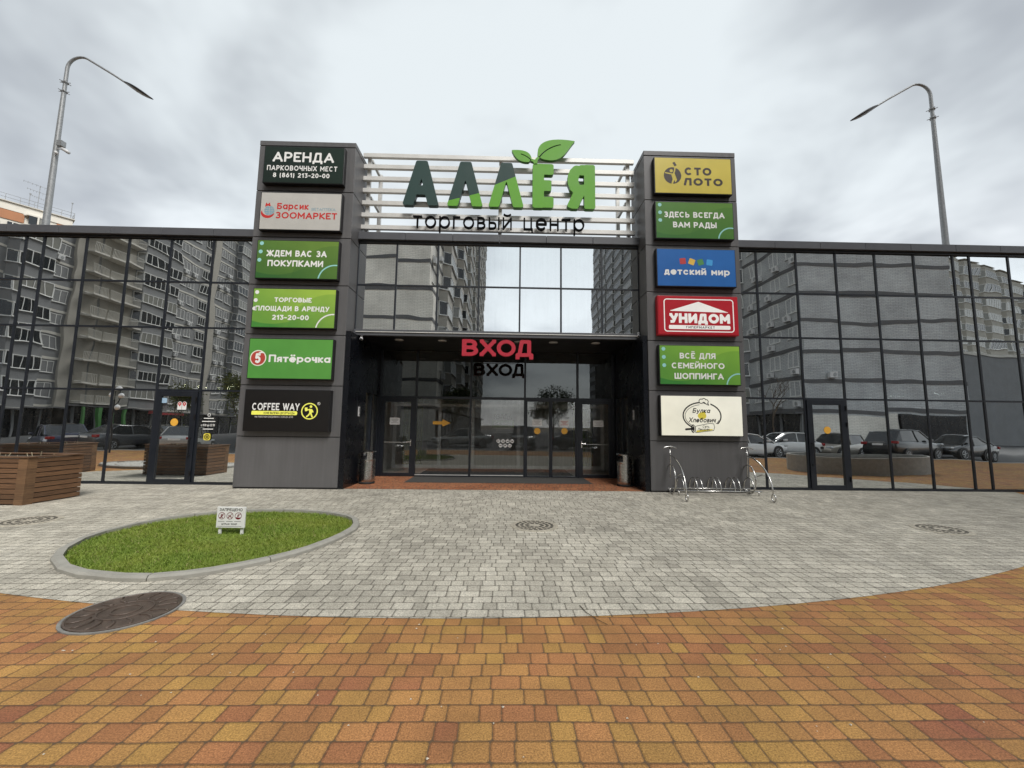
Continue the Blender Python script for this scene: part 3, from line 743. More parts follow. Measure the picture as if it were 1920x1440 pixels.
dr = leaf(2.417, 3.488, DP, 2.44, .12, M['glass_door']); lever(dr, 2.5, DP, 1.05, 1, (2.56, 3.35)); notice(dr, 2.88, 3.21, 1.61, 1.82, DP-.01)
ds1 = leaf(.722, 1.52, DP, 2.44, .05, M['glass_door'], 'sliding_door'); notice(ds1, .93, 1.24, 1.62, 1.83, DP-.01); disc(ds1, 1.09, 1.46, .1, DP-.012, ink('orange'))
ds2 = leaf(1.524, 2.353, DP, 2.44, .05, M['glass_door'], 'sliding_door'); notice(ds2, 1.8, 2.11, 1.61, 1.83, DP-.01, ink('red')); disc(ds2, 1.96, 1.47, .1, DP-.012, ink('orange'))
# yellow arrow, opening hours and pictograms on the fixed panes
mb = MB(); put2d(mb, fill(lambda X, Y: np.minimum(sd_box(X, Y, -2.23, -1.9, 1.63, 1.73), sd_poly(X, Y, [(-1.93,1.56),(-1.66,1.68),(-1.93,1.80)])), -2.3, -1.6, 1.5, 1.85, .02), DP-.012)
mb.build('arrow_sticker', ink('orange'), mall)
ic = MB(); sy = MB()
def picto(i, x, z, r):
    if i % 4 == 0: P = [[(-.5,0),(.5,0)], [(-.3,-.3),(-.3,.3)]]
    elif i % 4 == 1: P = [[(-.4,-.4),(0,.5),(.4,-.4)], [(-.2,0),(.3,0)]]
    elif i % 4 == 2: P = [[(-.5,.2),(-.1,-.3),(.5,.35)], [(.1,-.4),(.5,-.1)]]
    else: P = [[(-.4,.4),(-.2,-.3),(.4,-.3),(.5,.3)], [(-.1,.1),(.4,.1)]]
    return lambda X, Y: np.minimum(np.abs(sd_circ(X, Y, x, z, r*.92))-r*.05, np.minimum(*[sd_stroke(X, Y, [(x+a*r, z+b*r) for a, b in q], r*.1) for q in P]))
k = 0
for row, (n, z) in enumerate(((4, 1.13), (3, .99))):
    for i in range(n):
        x = -.14+.145*i + row*.07; r = .066
        put2d(ic, fill(lambda X, Y: sd_circ(X, Y, x, z, r), x-r, x+r, z-r, z+r, .012), DP-.010)
        put2d(sy, fill(picto(k, x, z, r), x-r, x+r, z-r, z+r, .007), DP-.013); k += 1
ico = ic.build('pictogram_sticker', ink('white'), mall); sy.build('pictogram', ink('black'), ico)
mb = MB(); lettering(mb, 'АЛЛЕЯ', IY-.08, -.35, .33, 1.86, .19, .2, mirror=True); mb.build('door_lettering', ink('black'), mall)
mb = MB(); lettering(mb, 'торговый центр', IY-.08, -.35, .33, 1.66, .1, .14, mirror=True)
for i, (a, b) in enumerate(((-.3,.3), (-.27,.27), (-.4,.4))): mb.box(a, b, IY-.081, IY-.08, 1.5-.07*i, 1.53-.07*i)
mb.build('door_small_lettering', ink('white'), mall)
o = bx('door_green_film', -.42, .42, IY-.06, IY-.055, 1.55, 1.83, flat('green_film', (.08,.2,.03)), mall)
# cafe door, left
DL = DOORS[0]; dc = leaf(DL[0]+.03, DL[1]-.03, -.01, 2.415, .15, M['glass'], 'cafe_door')
disc(dc, -8.62, 1.60, .098, -.022, ink('orange'))
sticker(dc, -9.0, -8.86, 2.10, 2.235, -.022, flat('blue_notice', (.35,.5,.65)), 'door_notice')
for i, x in enumerate((-8.52, -8.4)):
    s = fill(lambda X, Y: np.minimum(sd_circ(X, Y, x, 2.085, .058), sd_box(X, Y, x-.056, x+.056, 1.93, 2.08)), x-.07, x+.07, 1.9, 2.16, .012)
    st = put2d(MB(), s, -.022).build('map_pin_sticker', ink('white'), dc)
    s = fill(lambda X, Y: np.maximum(np.minimum(sd_circ(X, Y, x, 2.085, .044), sd_poly(X, Y, [(x-.03,2.06),(x+.03,2.06),(x,2.01)])), -sd_circ(X, Y, x, 2.085, .017)), x-.06, x+.06, 1.99, 2.15, .008)
    put2d(MB(), s, -.025).build('map_pin', ink('red'), st)
MB().tube([(DL[1]-.1, -.05, 1.2), (DL[1]-.1, -.13, 1.2), (DL[1]-.1, -.13, .75), (DL[1]-.1, -.05, .75)], .014, 8).build('handle', M['black'], dc)
mb = MB(); 
for z, a, b in ((1.70, -7.86, -7.6), (1.62, -7.9, -7.56), (1.42, -7.86, -7.6)): mb.box(a, b, -.0265, -.0255, z, z+.022)
lettering(mb, 'с 8:00 до 22:00', -.026, -7.92, -7.56, 1.505, .062, .2)
put2d(mb, fill(lambda X, Y: np.abs(sd_circ(X, Y, -7.73, 1.8, .035))-.007, -7.78, -7.68, 1.75, 1.85, .008), -.026)
mb.build('opening_hours', ink('white'), mall)
s = fill(lambda X, Y: sd_box(X, Y, -7.83, -7.65, 1.14, 1.32, .05), -7.84, -7.64, 1.13, 1.33, .014); st = put2d(MB(), s, -.026).build('round_logo_sticker', ink('yellow'), mall)
put2d(MB(), fill(lambda X, Y: np.minimum(np.abs(sd_circ(X, Y, -7.74, 1.23, .06))-.01, np.abs(sd_circ(X, Y, -7.74, 1.23, .022))-.01), -7.82, -7.66, 1.15, 1.31, .008), -.029).build('spiral_mark', ink('black'), st)
# right door
DRr = DOORS[1]; dd = leaf(DRr[0]+.03, DRr[1]-.03, -.01, 2.415, .15, M['glass'], 'side_door')
disc(dd, 8.79, 1.6, .098, -.022, ink('orange'))
MB().tube([(DRr[0]+.1, -.05, 1.25), (DRr[0]+.1, -.13, 1.25), (DRr[0]+.1, -.13, .68), (DRr[0]+.1, -.05, .68)], .016, 8).build('handle', M['black'], dd)
for d, x in ((dc, DL[1]-.045), (dd, DRr[1]-.045)):
    for z in (.3, 1.75, 2.2): bx('hinge', x-.016, x+.016, -.085, -.056, z-.06, z+.06, M['black'], d)

# ---- sign towers
PZ = [0, 1.275, 2.555, 3.86, 5.165, 6.45, 7.725, 9.0]
def pylon(x0, x1, label):
    p = thing('sign_tower', label, 'tower', ((x0+x1)/2, -.05, 0), 0, 'sign towers beside the entrance')
    h = (x1-x0)/2
    bx('core', -h+.02, h-.02, -.53, .53, 0, 9.02, M['black'], p)
    for i, (a, b) in enumerate(zip(PZ[:-1], PZ[1:])):
        bx('cladding_panel', -h, h, -.555, .555, a+.010+(.03 if i == 0 else 0), b-.010, M['panel'], p, .006)
    bx('plinth', -h+.005, h-.005, -.55, .55, 0, .03, M['black'], p)
    bx('top_cap', -h-.004, h+.004, -.56, .56, 9.008, 9.14, M['panel'], p, .008)
    return p
pylon(-6.61, -4.065, 'left grey panelled tower carrying the dark rental sign on top')
pylon(3.73, 6.245, 'right grey panelled tower carrying the yellow lottery sign on top')

# ---- aluminium screen between the towers
scr = thing('slatted_screen', 'silver aluminium slatted screen above the entrance glazing', 'screen', (-.17, .1, 6.9))
zs = [9.27, 8.93, 8.57, 8.21, 7.84, 7.48, 7.12]
for z in zs: bx('slat', -3.93, 3.85, -.05, .05, z-.06-6.9, z+.06-6.9, M['alu'], scr, .004)
for x in (-3.78, .0, 3.7): bx('post', x-.05, x+.05, .052, .14, -.05, 2.42, M['alu'], scr)
for x in (-3.74, 3.66): bx('rear_post', x-.05, x+.05, .95, 1.05, -.16, 2.42, M['alu'], scr); 
for x in (-3.74, 3.66):
    for z in (2.32, 1.2, .1): bx('tie', x-.035, x+.035, .142, .948, z-.03, z+.03, M['alu'], scr)

# ------------------------------------------------------------------ name sign on the screen
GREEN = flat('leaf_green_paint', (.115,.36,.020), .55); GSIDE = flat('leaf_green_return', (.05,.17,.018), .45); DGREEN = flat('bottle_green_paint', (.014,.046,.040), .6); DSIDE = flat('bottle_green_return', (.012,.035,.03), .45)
nm = thing('name_sign', 'large dark and light green letters with two leaves fixed on the silver slats', 'sign', (0, -.02, 0))
LZ0, LZ1 = 7.66, 8.97; HW = .185
def letter3d(strokes, x0, x1, mats, split=None, hw=HW, rr=.06, name='letter', bar=None):
    h = LZ1-LZ0
    S = [[(x0+hw+a*(x1-x0-2*hw), LZ0+hw*.0+b*h) for a, b in s] for s in (strokes or [])]
    P0 = None if strokes else shrink(lampoly(x0, x1), .05)
    def fn(X, Y):
        d = np.full(X.shape, 1e9)
        if P0:
            d = sd_poly(X, Y, P0) - .05
            if bar: d = np.minimum(d, sd_box(X, Y, x0+(x1-x0)*.2, x1-(x1-x0)*.2, LZ0+h*bar[0], LZ0+h*bar[1]))
        for s in S:
            for p, q in zip(s[:-1], s[1:]): d = np.minimum(d, sd_seg(X, Y, p, q, hw, rr))
            for p in s[1:-1]: d = np.minimum(d, sd_circ(X, Y, p[0], p[1], hw))
        d = np.maximum(d, sd_box(X, Y, x0, x1, LZ0, LZ1, rr))
        return d
    mb = MB(); bb = (x0-.05, x1+.05, LZ0-.05, LZ1+.05)
    if split is None:
        put2d(mb, fill(fn, *bb, .022), 0, .0); fr = mats[0]
        polys, walls = fill(fn, *bb, .022); mb = MB(); build_solid(mb, polys, walls, 0, 1)
        return mb.build(name, [mats[0], mats[1]], nm)
    (ax, az), (bx2, bz) = split                       # green below the line, dark above
    nx, nz = -(bz-az), (bx2-ax); L = math.hypot(nx, nz); nx /= L; nz /= L
    pl = lambda X, Y: (X-ax)*nx + (Y-az)*nz
    A = fill(lambda X, Y: np.maximum(fn(X, Y), -pl(X, Y)), *bb, .022); B = fill(lambda X, Y: np.maximum(fn(X, Y), pl(X, Y)), *bb, .022)
    build_solid(mb, *A, 0, 1); build_solid(mb, *B, 2, 3)
    return mb.build(name, [DGREEN, DSIDE, GREEN, GSIDE], nm)
def build_solid(mb, polys, walls, i0, i1, y=-.17, dp=.15):
    mb.mat(i0)
    for pl in polys: mb.add([(p[0], y, p[1]) for p in pl], [tuple(range(len(pl)))])
    mb.mat(i1)
    for pl in polys: mb.add([(p[0], y+dp, p[1]) for p in pl], [tuple(range(len(pl)-1, -1, -1))])
    for a, b in walls: mb.add([(a[0],y,a[1]),(b[0],y,b[1]),(b[0],y+dp,b[1]),(a[0],y+dp,a[1])], [(3,2,1,0)])
LAM = [[(0,0),(.5,1.0)], [(.5,1.0),(1,0)]]
def lampoly(x0, x1):
    P = [(.0,0),(.30,0),(.50,.62),(.70,0),(1,0),(.655,1),(.345,1)]
    return [(x0+a*(x1-x0), LZ0+b*(LZ1-LZ0)) for a, b in P]
letter3d(None, -2.88, -1.87, (DGREEN, DSIDE), bar=(.235,.44))
letter3d(None, -1.65, -.65, None, ((-1.65,7.80),(-.65,8.08)))
letter3d(None, -.50, .49, None, ((-.45,8.25),(.45,8.66)))
letter3d([[(0,0),(0,1)], [(0,.875),(1.05,.875)], [(0,.505),(.9,.505)], [(0,.13),(1.05,.13)]], .73, 1.46, (GREEN, GSIDE), hw=.16)
letter3d([[(1,0),(1,1)], [(1,.875),(.42,.875)], [(.42,.875)]+[(.42-.34*math.sin(R(a)), .65+.225*math.cos(R(a))) for a in (20,45,70,90,110,135,160)]+[(.42,.425)], [(.42,.425),(1,.425)], [(.5,.43),(.0,0)]], 1.67, 2.49, (GREEN, GSIDE), hw=.155)
def leafpoly(P): return lambda X, Y: sd_poly(X, Y, P)
def bez(p0, p1, p2, p3, n=12):
    return [tuple((1-t)**3*a + 3*(1-t)**2*t*b + 3*(1-t)*t*t*c + t**3*d for a, b, c, d in zip(p0, p1, p2, p3)) for t in [i/n for i in range(n)]]
big = bez((.87,9.22),(.82,9.62),(1.15,9.80),(1.93,9.68)) + bez((1.93,9.68),(1.70,9.42),(1.62,9.06),(1.20,9.08)) + bez((1.20,9.08),(1.02,9.09),(.92,9.14),(.87,9.22))
vein = bez((.90,9.14),(1.02,9.34),(1.24,9.50),(1.52,9.56)) + [(1.52,9.56)]
small = bez((.70,9.10),(.68,9.30),(.52,9.40),(.13,9.36)) + bez((.13,9.36),(.22,9.14),(.34,8.96),(.70,9.02))
vein2 = bez((.70,9.06),(.60,9.16),(.50,9.22),(.38,9.25)) + [(.38,9.25)]
mb = MB(); A = fill(lambda X, Y: np.maximum(sd_poly(X, Y, big), -sd_stroke(X, Y, vein, .017)), .75, 2.0, 9.0, 9.85, .02); build_solid(mb, *A, 0, 1, dp=.1); mb.build('leaf', [GREEN, GSIDE], nm)
mb = MB(); A = fill(lambda X, Y: np.maximum(sd_poly(X, Y, small), -sd_stroke(X, Y, vein2, .014)), .05, .8, 8.9, 9.45, .02); build_solid(mb, *A, 0, 1, dp=.1); mb.build('leaf', [GREEN, GSIDE], nm)
mb = MB(); A = fill(lambda X, Y: np.minimum(sd_stroke(X, Y, [(.80,8.94),(.78,9.05),(.69,9.08)], .035), sd_stroke(X, Y, [(.82,8.94),(.83,9.08),(.90,9.17)], .035)), .6, 1.0, 8.85, 9.3, .018); build_solid(mb, *A, 0, 1, dp=.1); mb.build('stem', [GREEN, GSIDE], nm)
sub = thing('subtitle_sign', 'thin black raised letters under the big green letters on the slats', 'sign', (0, -.02, 0))
mb = MB(); lettering(mb, 'торговый центр', -.12, -2.58, 2.19, 7.035, .49, .105, depth=.06, track=.2, cell=1/34.); mb.build('lettering', simple('matt_black_lettering', (.004,.004,.004), .9, 0, .05, 3., 0, .1), sub)

# ------------------------------------------------------------------ entrance word
vh = thing('entrance_sign', 'red raised entrance lettering hung under the black canopy', 'sign', (0, -.02, 0))
mb = MB(); 
RED = flat('red_acrylic', (.44,.02,.04), .45)
x = -1.14
mb = MB()
for ch, a, b in (('В', -1.14, -.70), ('Х', -.66, -.22), ('О', -.20, .31), ('Д', .31, .79)):
    m1 = MB(); lettering(m1, ch, -.06, a, b, 3.475, .455, .21, depth=.08)
    o = m1.build('letter', [RED], vh)
MB().box(-1.1, .7, -.0, .02, 3.93, 3.95).build('mounting_rail', M['black'], vh)
bx('hanger', -.9, -.87, .0, .02, 3.951, 3.989, M['black'], vh); bx('hanger', .5, .53, .0, .02, 3.951, 3.989, M['black'], vh)

# ------------------------------------------------------------------ sign boxes on the towers
SW, SH = 2.1, 1.035
def signbox(name, label, xc, zc, face, cat='sign', frame=None, lit=False):
    s = thing(name, label, cat, (xc, -.606, zc), 0, 'sign boxes on the towers')
    mb = MB(); f = frame or M['black']
    mb.box(-SW/2, SW/2, -.15, 0, -SH/2, SH/2); mb.build('housing', f, s, bevel=.008)
    bx('sign_face', -SW/2+.022, SW/2-.022, -.156, -.1515, -SH/2+.022, SH/2-.022, face, s)
    return s
FY = -.158
def uv(x, y, b):      # pixel in a zoom -> local sign coordinates; b = face box (x0, y0, x1, y1)
    return ((x-b[0])/(b[2]-b[0])-.5)*(SW-.04), (.5-(y-b[1])/(b[3]-b[1]))*(SH-.04)
def line(s, txt, b, x0, x1, ytop, ybot, k, wt=.17, name='lettering', y=FY, **kw):
    u0, v1 = uv(x0, ytop, b); u1, v0 = uv(x1, ybot, b)
    mb = MB(); lettering(mb, txt, y, u0, u1, v0, v1-v0, wt, **kw); return mb.build(name, ink(k) if isinstance(k, str) else k, s)
def shape(s, fn, bb, k, name='logo', cell=.012, y=FY):
    return put2d(MB(), fill(fn, *bb, cell), y).build(name, ink(k) if isinstance(k, str) else k, s)
XL, XR = -5.335, 5.0
ZC = [8.37, 7.085, 5.785, 4.505, 3.21, 1.92]
# left tower
s = signbox('sign_box', 'dark green sign with white rental and telephone lettering, topmost on the left tower', XL, ZC[0], facemat('dark', (.008,.018,.013), (.013,.028,.021)))
b = (262,95,848,372)
line(s, 'АРЕНДА', b, 322, 776, 136, 212, 'white', .19); line(s, 'ПАРКОВОЧНЫХ МЕСТ', b, 285, 804, 241, 280, 'white', .19, track=.2); line(s, '8 (861) 213-20-00', b, 333, 750, 298, 333, 'white', .2, track=.16)
s = signbox('sign_box', 'pale grey sign with red hand drawn pet shop lettering and a globe', XL, ZC[1], facemat('pale', (.47,.46,.43), (.52,.51,.48)))
b = (235,432,825,716)
line(s, 'Барсик', b, 355, 586, 512, 560, 'red', .2, xh=.78); line(s, 'ЗООМАРКЕТ', b, 348, 800, 582, 632, 'red', .2); 
line(s, 'ВЕТАПТЕКА', b, 610, 786, 545, 566, 'steelblue', .13)
cx, cy = uv(300,573,b)
gl_ = lambda X, Y: np.maximum(sd_circ(X, Y, cx, cy, .13), -np.minimum.reduce([np.abs(X-cx)-.006, np.abs(Y-cy)-.006, np.abs(Y-cy-.06)-.005, np.abs(Y-cy+.06)-.005, np.abs(sd_ell(X, Y, cx, cy, .07, .13))-.005]))
shape(s, gl_, (cx-.15, cx+.15, cy-.15, cy+.15), 'steelblue')
u, v = uv(288,600,b); shape(s, lambda X, Y: np.maximum(sd_ell(X, Y, u, v+.03, .17, .14), -sd_ell(X, Y, u+.02, v+.1, .165, .14)), (u-.2, u+.2, v-.15, v+.2), 'red')
u, v = uv(288,527,b); shape(s, lambda X, Y: sd_poly(X, Y, [(u-.075,v-.06),(u-.055,v+.06),(u-.01,v+.01),(u+.04,v+.06),(u+.07,v-.05),(u,v-.025)]), (u-.1,u+.1,v-.08,v+.08), 'red')
G0, G1 = (.035,.13,.03), (.21,.36,.05)
def greenface(s, b, dots, ring, dotk='cyan'):
    mb = MB()
    for x, y in dots:
        u, v = uv(x, y, b); put2d(mb, fill(lambda X, Y: sd_circ(X, Y, u, v, .05), u-.06, u+.06, v-.06, v+.06, .012), FY)
    mb.build('dots', ink(dotk), s)
    x, y, r = ring; u, v = uv(x, y, b)
    shape(s, lambda X, Y: np.maximum(np.maximum(np.abs(sd_circ(X, Y, u, v, r))-.017, X-(SW/2-.024)), -(Y+SH/2-.024)), (u-r-.05, SW/2, -SH/2, v+r+.05), dotk, 'ring', .014)
s = signbox('sign_box', 'dull green sign with white lettering inviting shoppers, third from top on the left tower', XL, ZC[2], facemat('green_a', (.035,.12,.03), (.15,.26,.045), 0, True)); b = (210,785,806,1068)
line(s, 'ЖДЕМ ВАС ЗА', b, 280, 722, 858, 905, 'white', .22); line(s, 'ПОКУПКАМИ', b, 292, 700, 933, 980, 'white', .22)
greenface(s, b, ((240,808),(236,871),(231,934)), (790,1085,.42), 'cyan')
s = signbox('sign_box', 'bright green sign with white letting notice, fourth from top on the left tower', XL, ZC[3], facemat('green_b', (.05,.19,.035), (.30,.44,.06), .10, True)); b = (184,1130,783,1425)
line(s, 'ТОРГОВЫЕ', b, 338, 610, 1196, 1232, 'white', .22); line(s, 'ПЛОЩАДИ В АРЕНДУ', b, 205, 742, 1262, 1300, 'white', .22); line(s, '213-20-00', b, 330, 597, 1330, 1368, 'white', .22)
greenface(s, b, ((208,1158),(202,1220),(197,1284)), (775,1448,.43), 'white')
s = signbox('sign_box', 'plain green supermarket sign with a red round badge and white lettering', XL, ZC[4], facemat('green_c', (.07,.235,.045), (.09,.27,.05), .10)); b = (165,150,850,490)
line(s, 'Пятёрочка', b, 330, 838, 286, 350, 'white', .205, track=.1)
u, v = uv(243,317,b); shape(s, lambda X, Y: sd_circ(X, Y, u, v, .2), (u-.21,u+.21,v-.21,v+.21), 'cream', 'badge'); shape(s, lambda X, Y: sd_circ(X, Y, u, v, .175), (u-.21,u+.21,v-.21,v+.21), flat('badge_red', (.45,.06,.045)), 'badge', y=FY-.002)
mb = MB(); lettering(mb, '5', FY-.004, u-.075, u+.065, v-.13, .25, .24); mb.build('numeral', ink('white'), s)
shape(s, lambda X, Y: np.maximum(sd_ell(X, Y, u+.08, v+.125, .075, .03), -sd_ell(X, Y, u+.09, v+.105, .06, .02)), (u-.1,u+.2,v+.05,v+.2), 'white', 'badge_leaf', y=FY-.004)
s = signbox('sign_box', 'black coffee shop sign with white lettering, yellow bar and walking figure', XL, ZC[5], facemat('black', (.010,.009,.009), (.014,.013,.013))); b = (127,570,835,915)
line(s, 'COFFEE WAY', b, 190, 586, 680, 742, 'white', .19, track=.12)
YB = flat('lit_yellow_print', (.75,.74,.12), .4, .12)
u0, v1 = uv(187,748,b); u1, v0 = uv(570,781,b); shape(s, lambda X, Y: sd_box(X, Y, u0, u1, v0, v1), (u0,u1,v0,v1), YB, 'yellow_bar', .03)
line(s, 'КОФЕ·ВЫПЕЧКА·ДЕСЕРТЫ·ЕДА', b, 290, 548, 756, 774, 'black', .18, y=FY-.002); line(s, 'МЫ РАБОТАЕМ ЕЖЕДНЕВНО С 8.00 ДО 22:00', b, 217, 537, 790, 805, 'pale', .17)
u, v = uv(672,746,b); shape(s, lambda X, Y: np.abs(sd_circ(X, Y, u, v, .19))-.014, (u-.22,u+.22,v-.22,v+.22), YB, 'roundel', .01)
fig = lambda X, Y: np.minimum.reduce([sd_circ(X, Y, u+.03, v+.115, .032), sd_stroke(X, Y, [(u+.025,v+.05),(u+.03,v-.04)], .036, .015), sd_stroke(X, Y, [(u+.02,v+.05),(u-.05,v+.03),(u-.085,v+.05)], .014), sd_stroke(X, Y, [(u+.04,v+.05),(u+.08,v+.0),(u+.085,v-.03)], .014), sd_stroke(X, Y, [(u+.02,v-.04),(u-.02,v-.10),(u-.07,v-.14)], .018), sd_stroke(X, Y, [(u+.035,v-.04),(u+.055,v-.10),(u+.08,v-.15)], .018), sd_poly(X, Y, [(u-.12,v+.09),(u-.05,v+.09),(u-.06,v+.0),(u-.11,v+.0)])])
shape(s, fig, (u-.16,u+.16,v-.19,v+.17), YB, 'figure', .008)
u, v = uv(747,680,b); shape(s, lambda X, Y: np.minimum(np.abs(sd_circ(X, Y, u, v, .032))-.006, sd_stroke(X, Y, [(u-.012,v-.018),(u-.012,v+.018),(u+.01,v+.01),(u-.01,v),(u+.012,v-.018)], .004)), (u-.05,u+.05,v-.05,v+.05), 'pale', 'registered_mark', .006)
# right tower
s = signbox('sign_box', 'mustard yellow lottery sign with dark brown lettering and round figure emblem', XR, ZC[0]-.03, facemat('yellow', (.52,.42,.06), (.62,.51,.10), .04)); b = (178,122,898,468)
line(s, 'СТО', b, 458, 712, 213, 290, 'brown', .26, track=.2); line(s, 'ЛОТО', b, 447, 815, 318, 392, 'brown', .26, track=.2)
u, v = uv(343,297,b); fg = lambda X, Y: np.minimum.reduce([sd_circ(X, Y, u-.03, v+.135, .045), sd_stroke(X, Y, [(u-.2,v+.08),(u-.06,v+.05),(u+.03,v+.04)], .018), sd_stroke(X, Y, [(u+.03,v+.05),(u+.06,v+.14),(u+.075,v+.24)], .018), sd_poly(X, Y, [(u-.04,v+.06),(u+.06,v+.06),(u+.12,v-.12),(u+.07,v-.2),(u+.05,v-.12),(u+.0,v-.24),(u-.04,v-.24),(u+.0,v-.1)])])
shape(s, lambda X, Y: np.maximum(sd_circ(X, Y, u, v, .235), -fg(X, Y)), (u-.25,u+.25,v-.25,v+.25), 'brown', 'emblem', .009)
u, v = uv(365,183,b); shape(s, lambda X, Y: sd_seg(X, Y, (u-.03,v+.05), (u+.03,v-.05), .033), (u-.1,u+.1,v-.1,v+.1), 'brown', 'emblem', .01)
s = signbox('sign_box', 'green sign with white welcome lettering, just under the yellow sign on the right tower', XR, ZC[1], facemat('green_d', (.04,.15,.03), (.12,.26,.045), 0, True)); b = (190,537,917,895)
line(s, 'ЗДЕСЬ ВСЕГДА', b, 265, 836, 633, 690, 'white', .22); line(s, 'ВАМ РАДЫ', b, 347, 758, 733, 790, 'white', .22)
greenface(s, b, ((226,566),(228,643),(228,720)), (890,905,.33), 'cyan')
s = signbox('sign_box', 'blue toy shop sign with four coloured squares and rounded white lettering', XR, ZC[2], facemat('blue', (.022,.115,.36), (.028,.14,.42), .03)); b = (200,970,935,1337)
line(s, 'детский мир', b, 262, 880, 1160, 1226, 'white', .215, rr=.06, xh=.76)
for (x, y), c, a in zip(((440,1090),(524,1095),(607,1098),(692,1100)), ((.5,.05,.05),(.75,.48,.08),(.07,.25,.08),(.05,.33,.7)), (.1,-.35,.3,-.12)):
    u, v = uv(x, y, b); shape(s, lambda X, Y: sd_box((X-u)*math.cos(a)+(Y-v)*math.sin(a), (Y-v)*math.cos(a)-(X-u)*math.sin(a), -.08, .08, -.08, .08, .02), (u-.13,u+.13,v-.13,v+.13), flat('toy_square', c), 'square', .012)
RB = flat('red_sign_box', (.36,.012,.02), .38, .04)
s = signbox('sign_box', 'red sign box with a white gable roof emblem and heavy white lettering', XR, ZC[3], facemat('red', (.40,.014,.024), (.44,.018,.03), .04), frame=RB); b = (185,58,945,432)
WL = flat('lit_white_print', (.8,.79,.76), .4, .12)
u0, v1 = uv(236,82,b); u1, v0 = uv(908,408,b); shape(s, lambda X, Y: np.abs(sd_box(X, Y, u0+.01, u1-.01, v0+.01, v1-.01, .07))-.013, (u0-.02,u1+.02,v0-.02,v1+.02), WL, 'border', .014)
P = [uv(282,203,b), uv(570,108,b), uv(862,213,b)]; shape(s, lambda X, Y: sd_poly(X, Y, P), (P[0][0],P[2][0],P[2][1],P[1][1]), WL, 'gable', .016)
line(s, 'УНИДОМ', b, 288, 870, 226, 322, WL, .29, track=.08)
u0, v1 = uv(280,343,b); u1, v0 = uv(872,382,b); shape(s, lambda X, Y: sd_box(X, Y, u0, u1, v0, v1), (u0,u1,v0,v1), WL, 'bar', .04); line(s, 'ГИПЕРМАРКЕТ', b, 445, 720, 351, 374, 'black', .17, y=FY-.002, track=.3)
s = signbox('sign_box', 'green sign with three white lines about family shopping, above the cream bakery sign', XR, ZC[4], facemat('green_e', (.035,.16,.03), (.22,.40,.05), .10, True)); b = (215,510,950,885)
line(s, 'ВСЁ ДЛЯ', b, 398, 728, 580, 636, 'white', .22); line(s, 'СЕМЕЙНОГО', b, 322, 808, 676, 732, 'white', .22); line(s, 'ШОППИНГА', b, 345, 796, 776, 834, 'white', .22)
greenface(s, b, ((250,544),(252,623),(254,703)), (935,895,.31), 'cyan')
s = signbox('sign_box', 'cream bakery sign with an oval emblem, chef hat and rolling pin', XR, ZC[5], facemat('cream', (.74,.72,.60), (.80,.79,.69), .16)); b = (225,962,972,1338)
cx, cy = uv(600,1150,b)
shape(s, lambda X, Y: np.maximum(np.abs(sd_ell(X, Y, cx, cy, .48, .335))-.016, -np.minimum(sd_box(X, Y, cx-.05, cx+.22, cy+.2, cy+.5), sd_box(X, Y, cx-.25, cx+.45, cy-.5, cy-.2))), (cx-.52,cx+.52,cy-.4,cy+.4), 'black', 'oval', .011)
shape(s, lambda X, Y: np.maximum(np.abs(sd_ell(X, Y, cx+.01, cy-.01, .44, .29))-.006, -np.minimum(sd_box(X, Y, cx-.05, cx+.5, cy-.1, cy+.5), sd_box(X, Y, cx-.25, cx+.45, cy-.5, cy-.2))), (cx-.52,cx+.52,cy-.4,cy+.4), 'black', 'oval', .009)
u, v = uv(600,1150,b); shape(s, lambda X, Y: np.minimum(sd_ell(X, Y, u, v, .11, .085), sd_ell(X, Y, u+.03, v+.05, .06, .06)), (u-.15,u+.15,v-.15,v+.15), 'yellow', 'bun', .014)
line(s, 'Булка', b, 512, 672, 1078, 1122, 'black', .17, y=FY-.002, slant=.22, rr=.05); line(s, 'Хлебович', b, 474, 720, 1166, 1212, 'black', .17, y=FY-.002, slant=.22, rr=.05)
u, v = uv(622,1022,b); hat = lambda X, Y: np.minimum.reduce([sd_circ(X, Y, u-.07, v+.03, .055), sd_circ(X, Y, u+.0, v+.05, .05), sd_circ(X, Y, u+.06, v+.02, .05), sd_poly(X, Y, [(u-.08,v),(u+.1,v-.02),(u+.12,v-.07),(u-.02,v-.01)])])
shape(s, lambda X, Y: np.abs(hat(X, Y))-.009, (u-.16,u+.16,v-.12,v+.13), 'black', 'chef_hat', .008)
u0, v0 = uv(440,1280,b); u1, v1 = uv(525,1272,b); u2, v2 = uv(712,1258,b)
shape(s, lambda X, Y: np.minimum(sd_stroke(X, Y, [(u0,v0),(u1,v1)], .024, .02), np.maximum(sd_ell(X, Y, u1-.03, v1, .055, .105), -(np.abs(sd_ell(X, Y, u1-.02, v1, .03, .07))-.006))), (u0-.05,u1+.1,v1-.13,v1+.13), 'black', 'rolling_pin', .009)
shape(s, lambda X, Y: np.maximum(np.abs(sd_poly(X, Y, [(u1+.03,v1-.1),(u1+.03,v1+.06),(u2-.12,v2+.1),(u2-.02,v2+.09),(u2,v2-.0),(u2-.03,v2-.08)]))-.006, -1), (u1,u2+.05,v2-.2,v2+.2), 'black', 'rolling_pin', .009)
shape(s, lambda X, Y: sd_poly(X, Y, [(u1+.05,v1-.09),(u1+.05,v1-.045),(u2-.05,v2-.04),(u2-.05,v2-.07)]), (u1,u2,v1-.15,v2), 'yellow', 'rolling_pin_stripe', .012, FY+.0005)
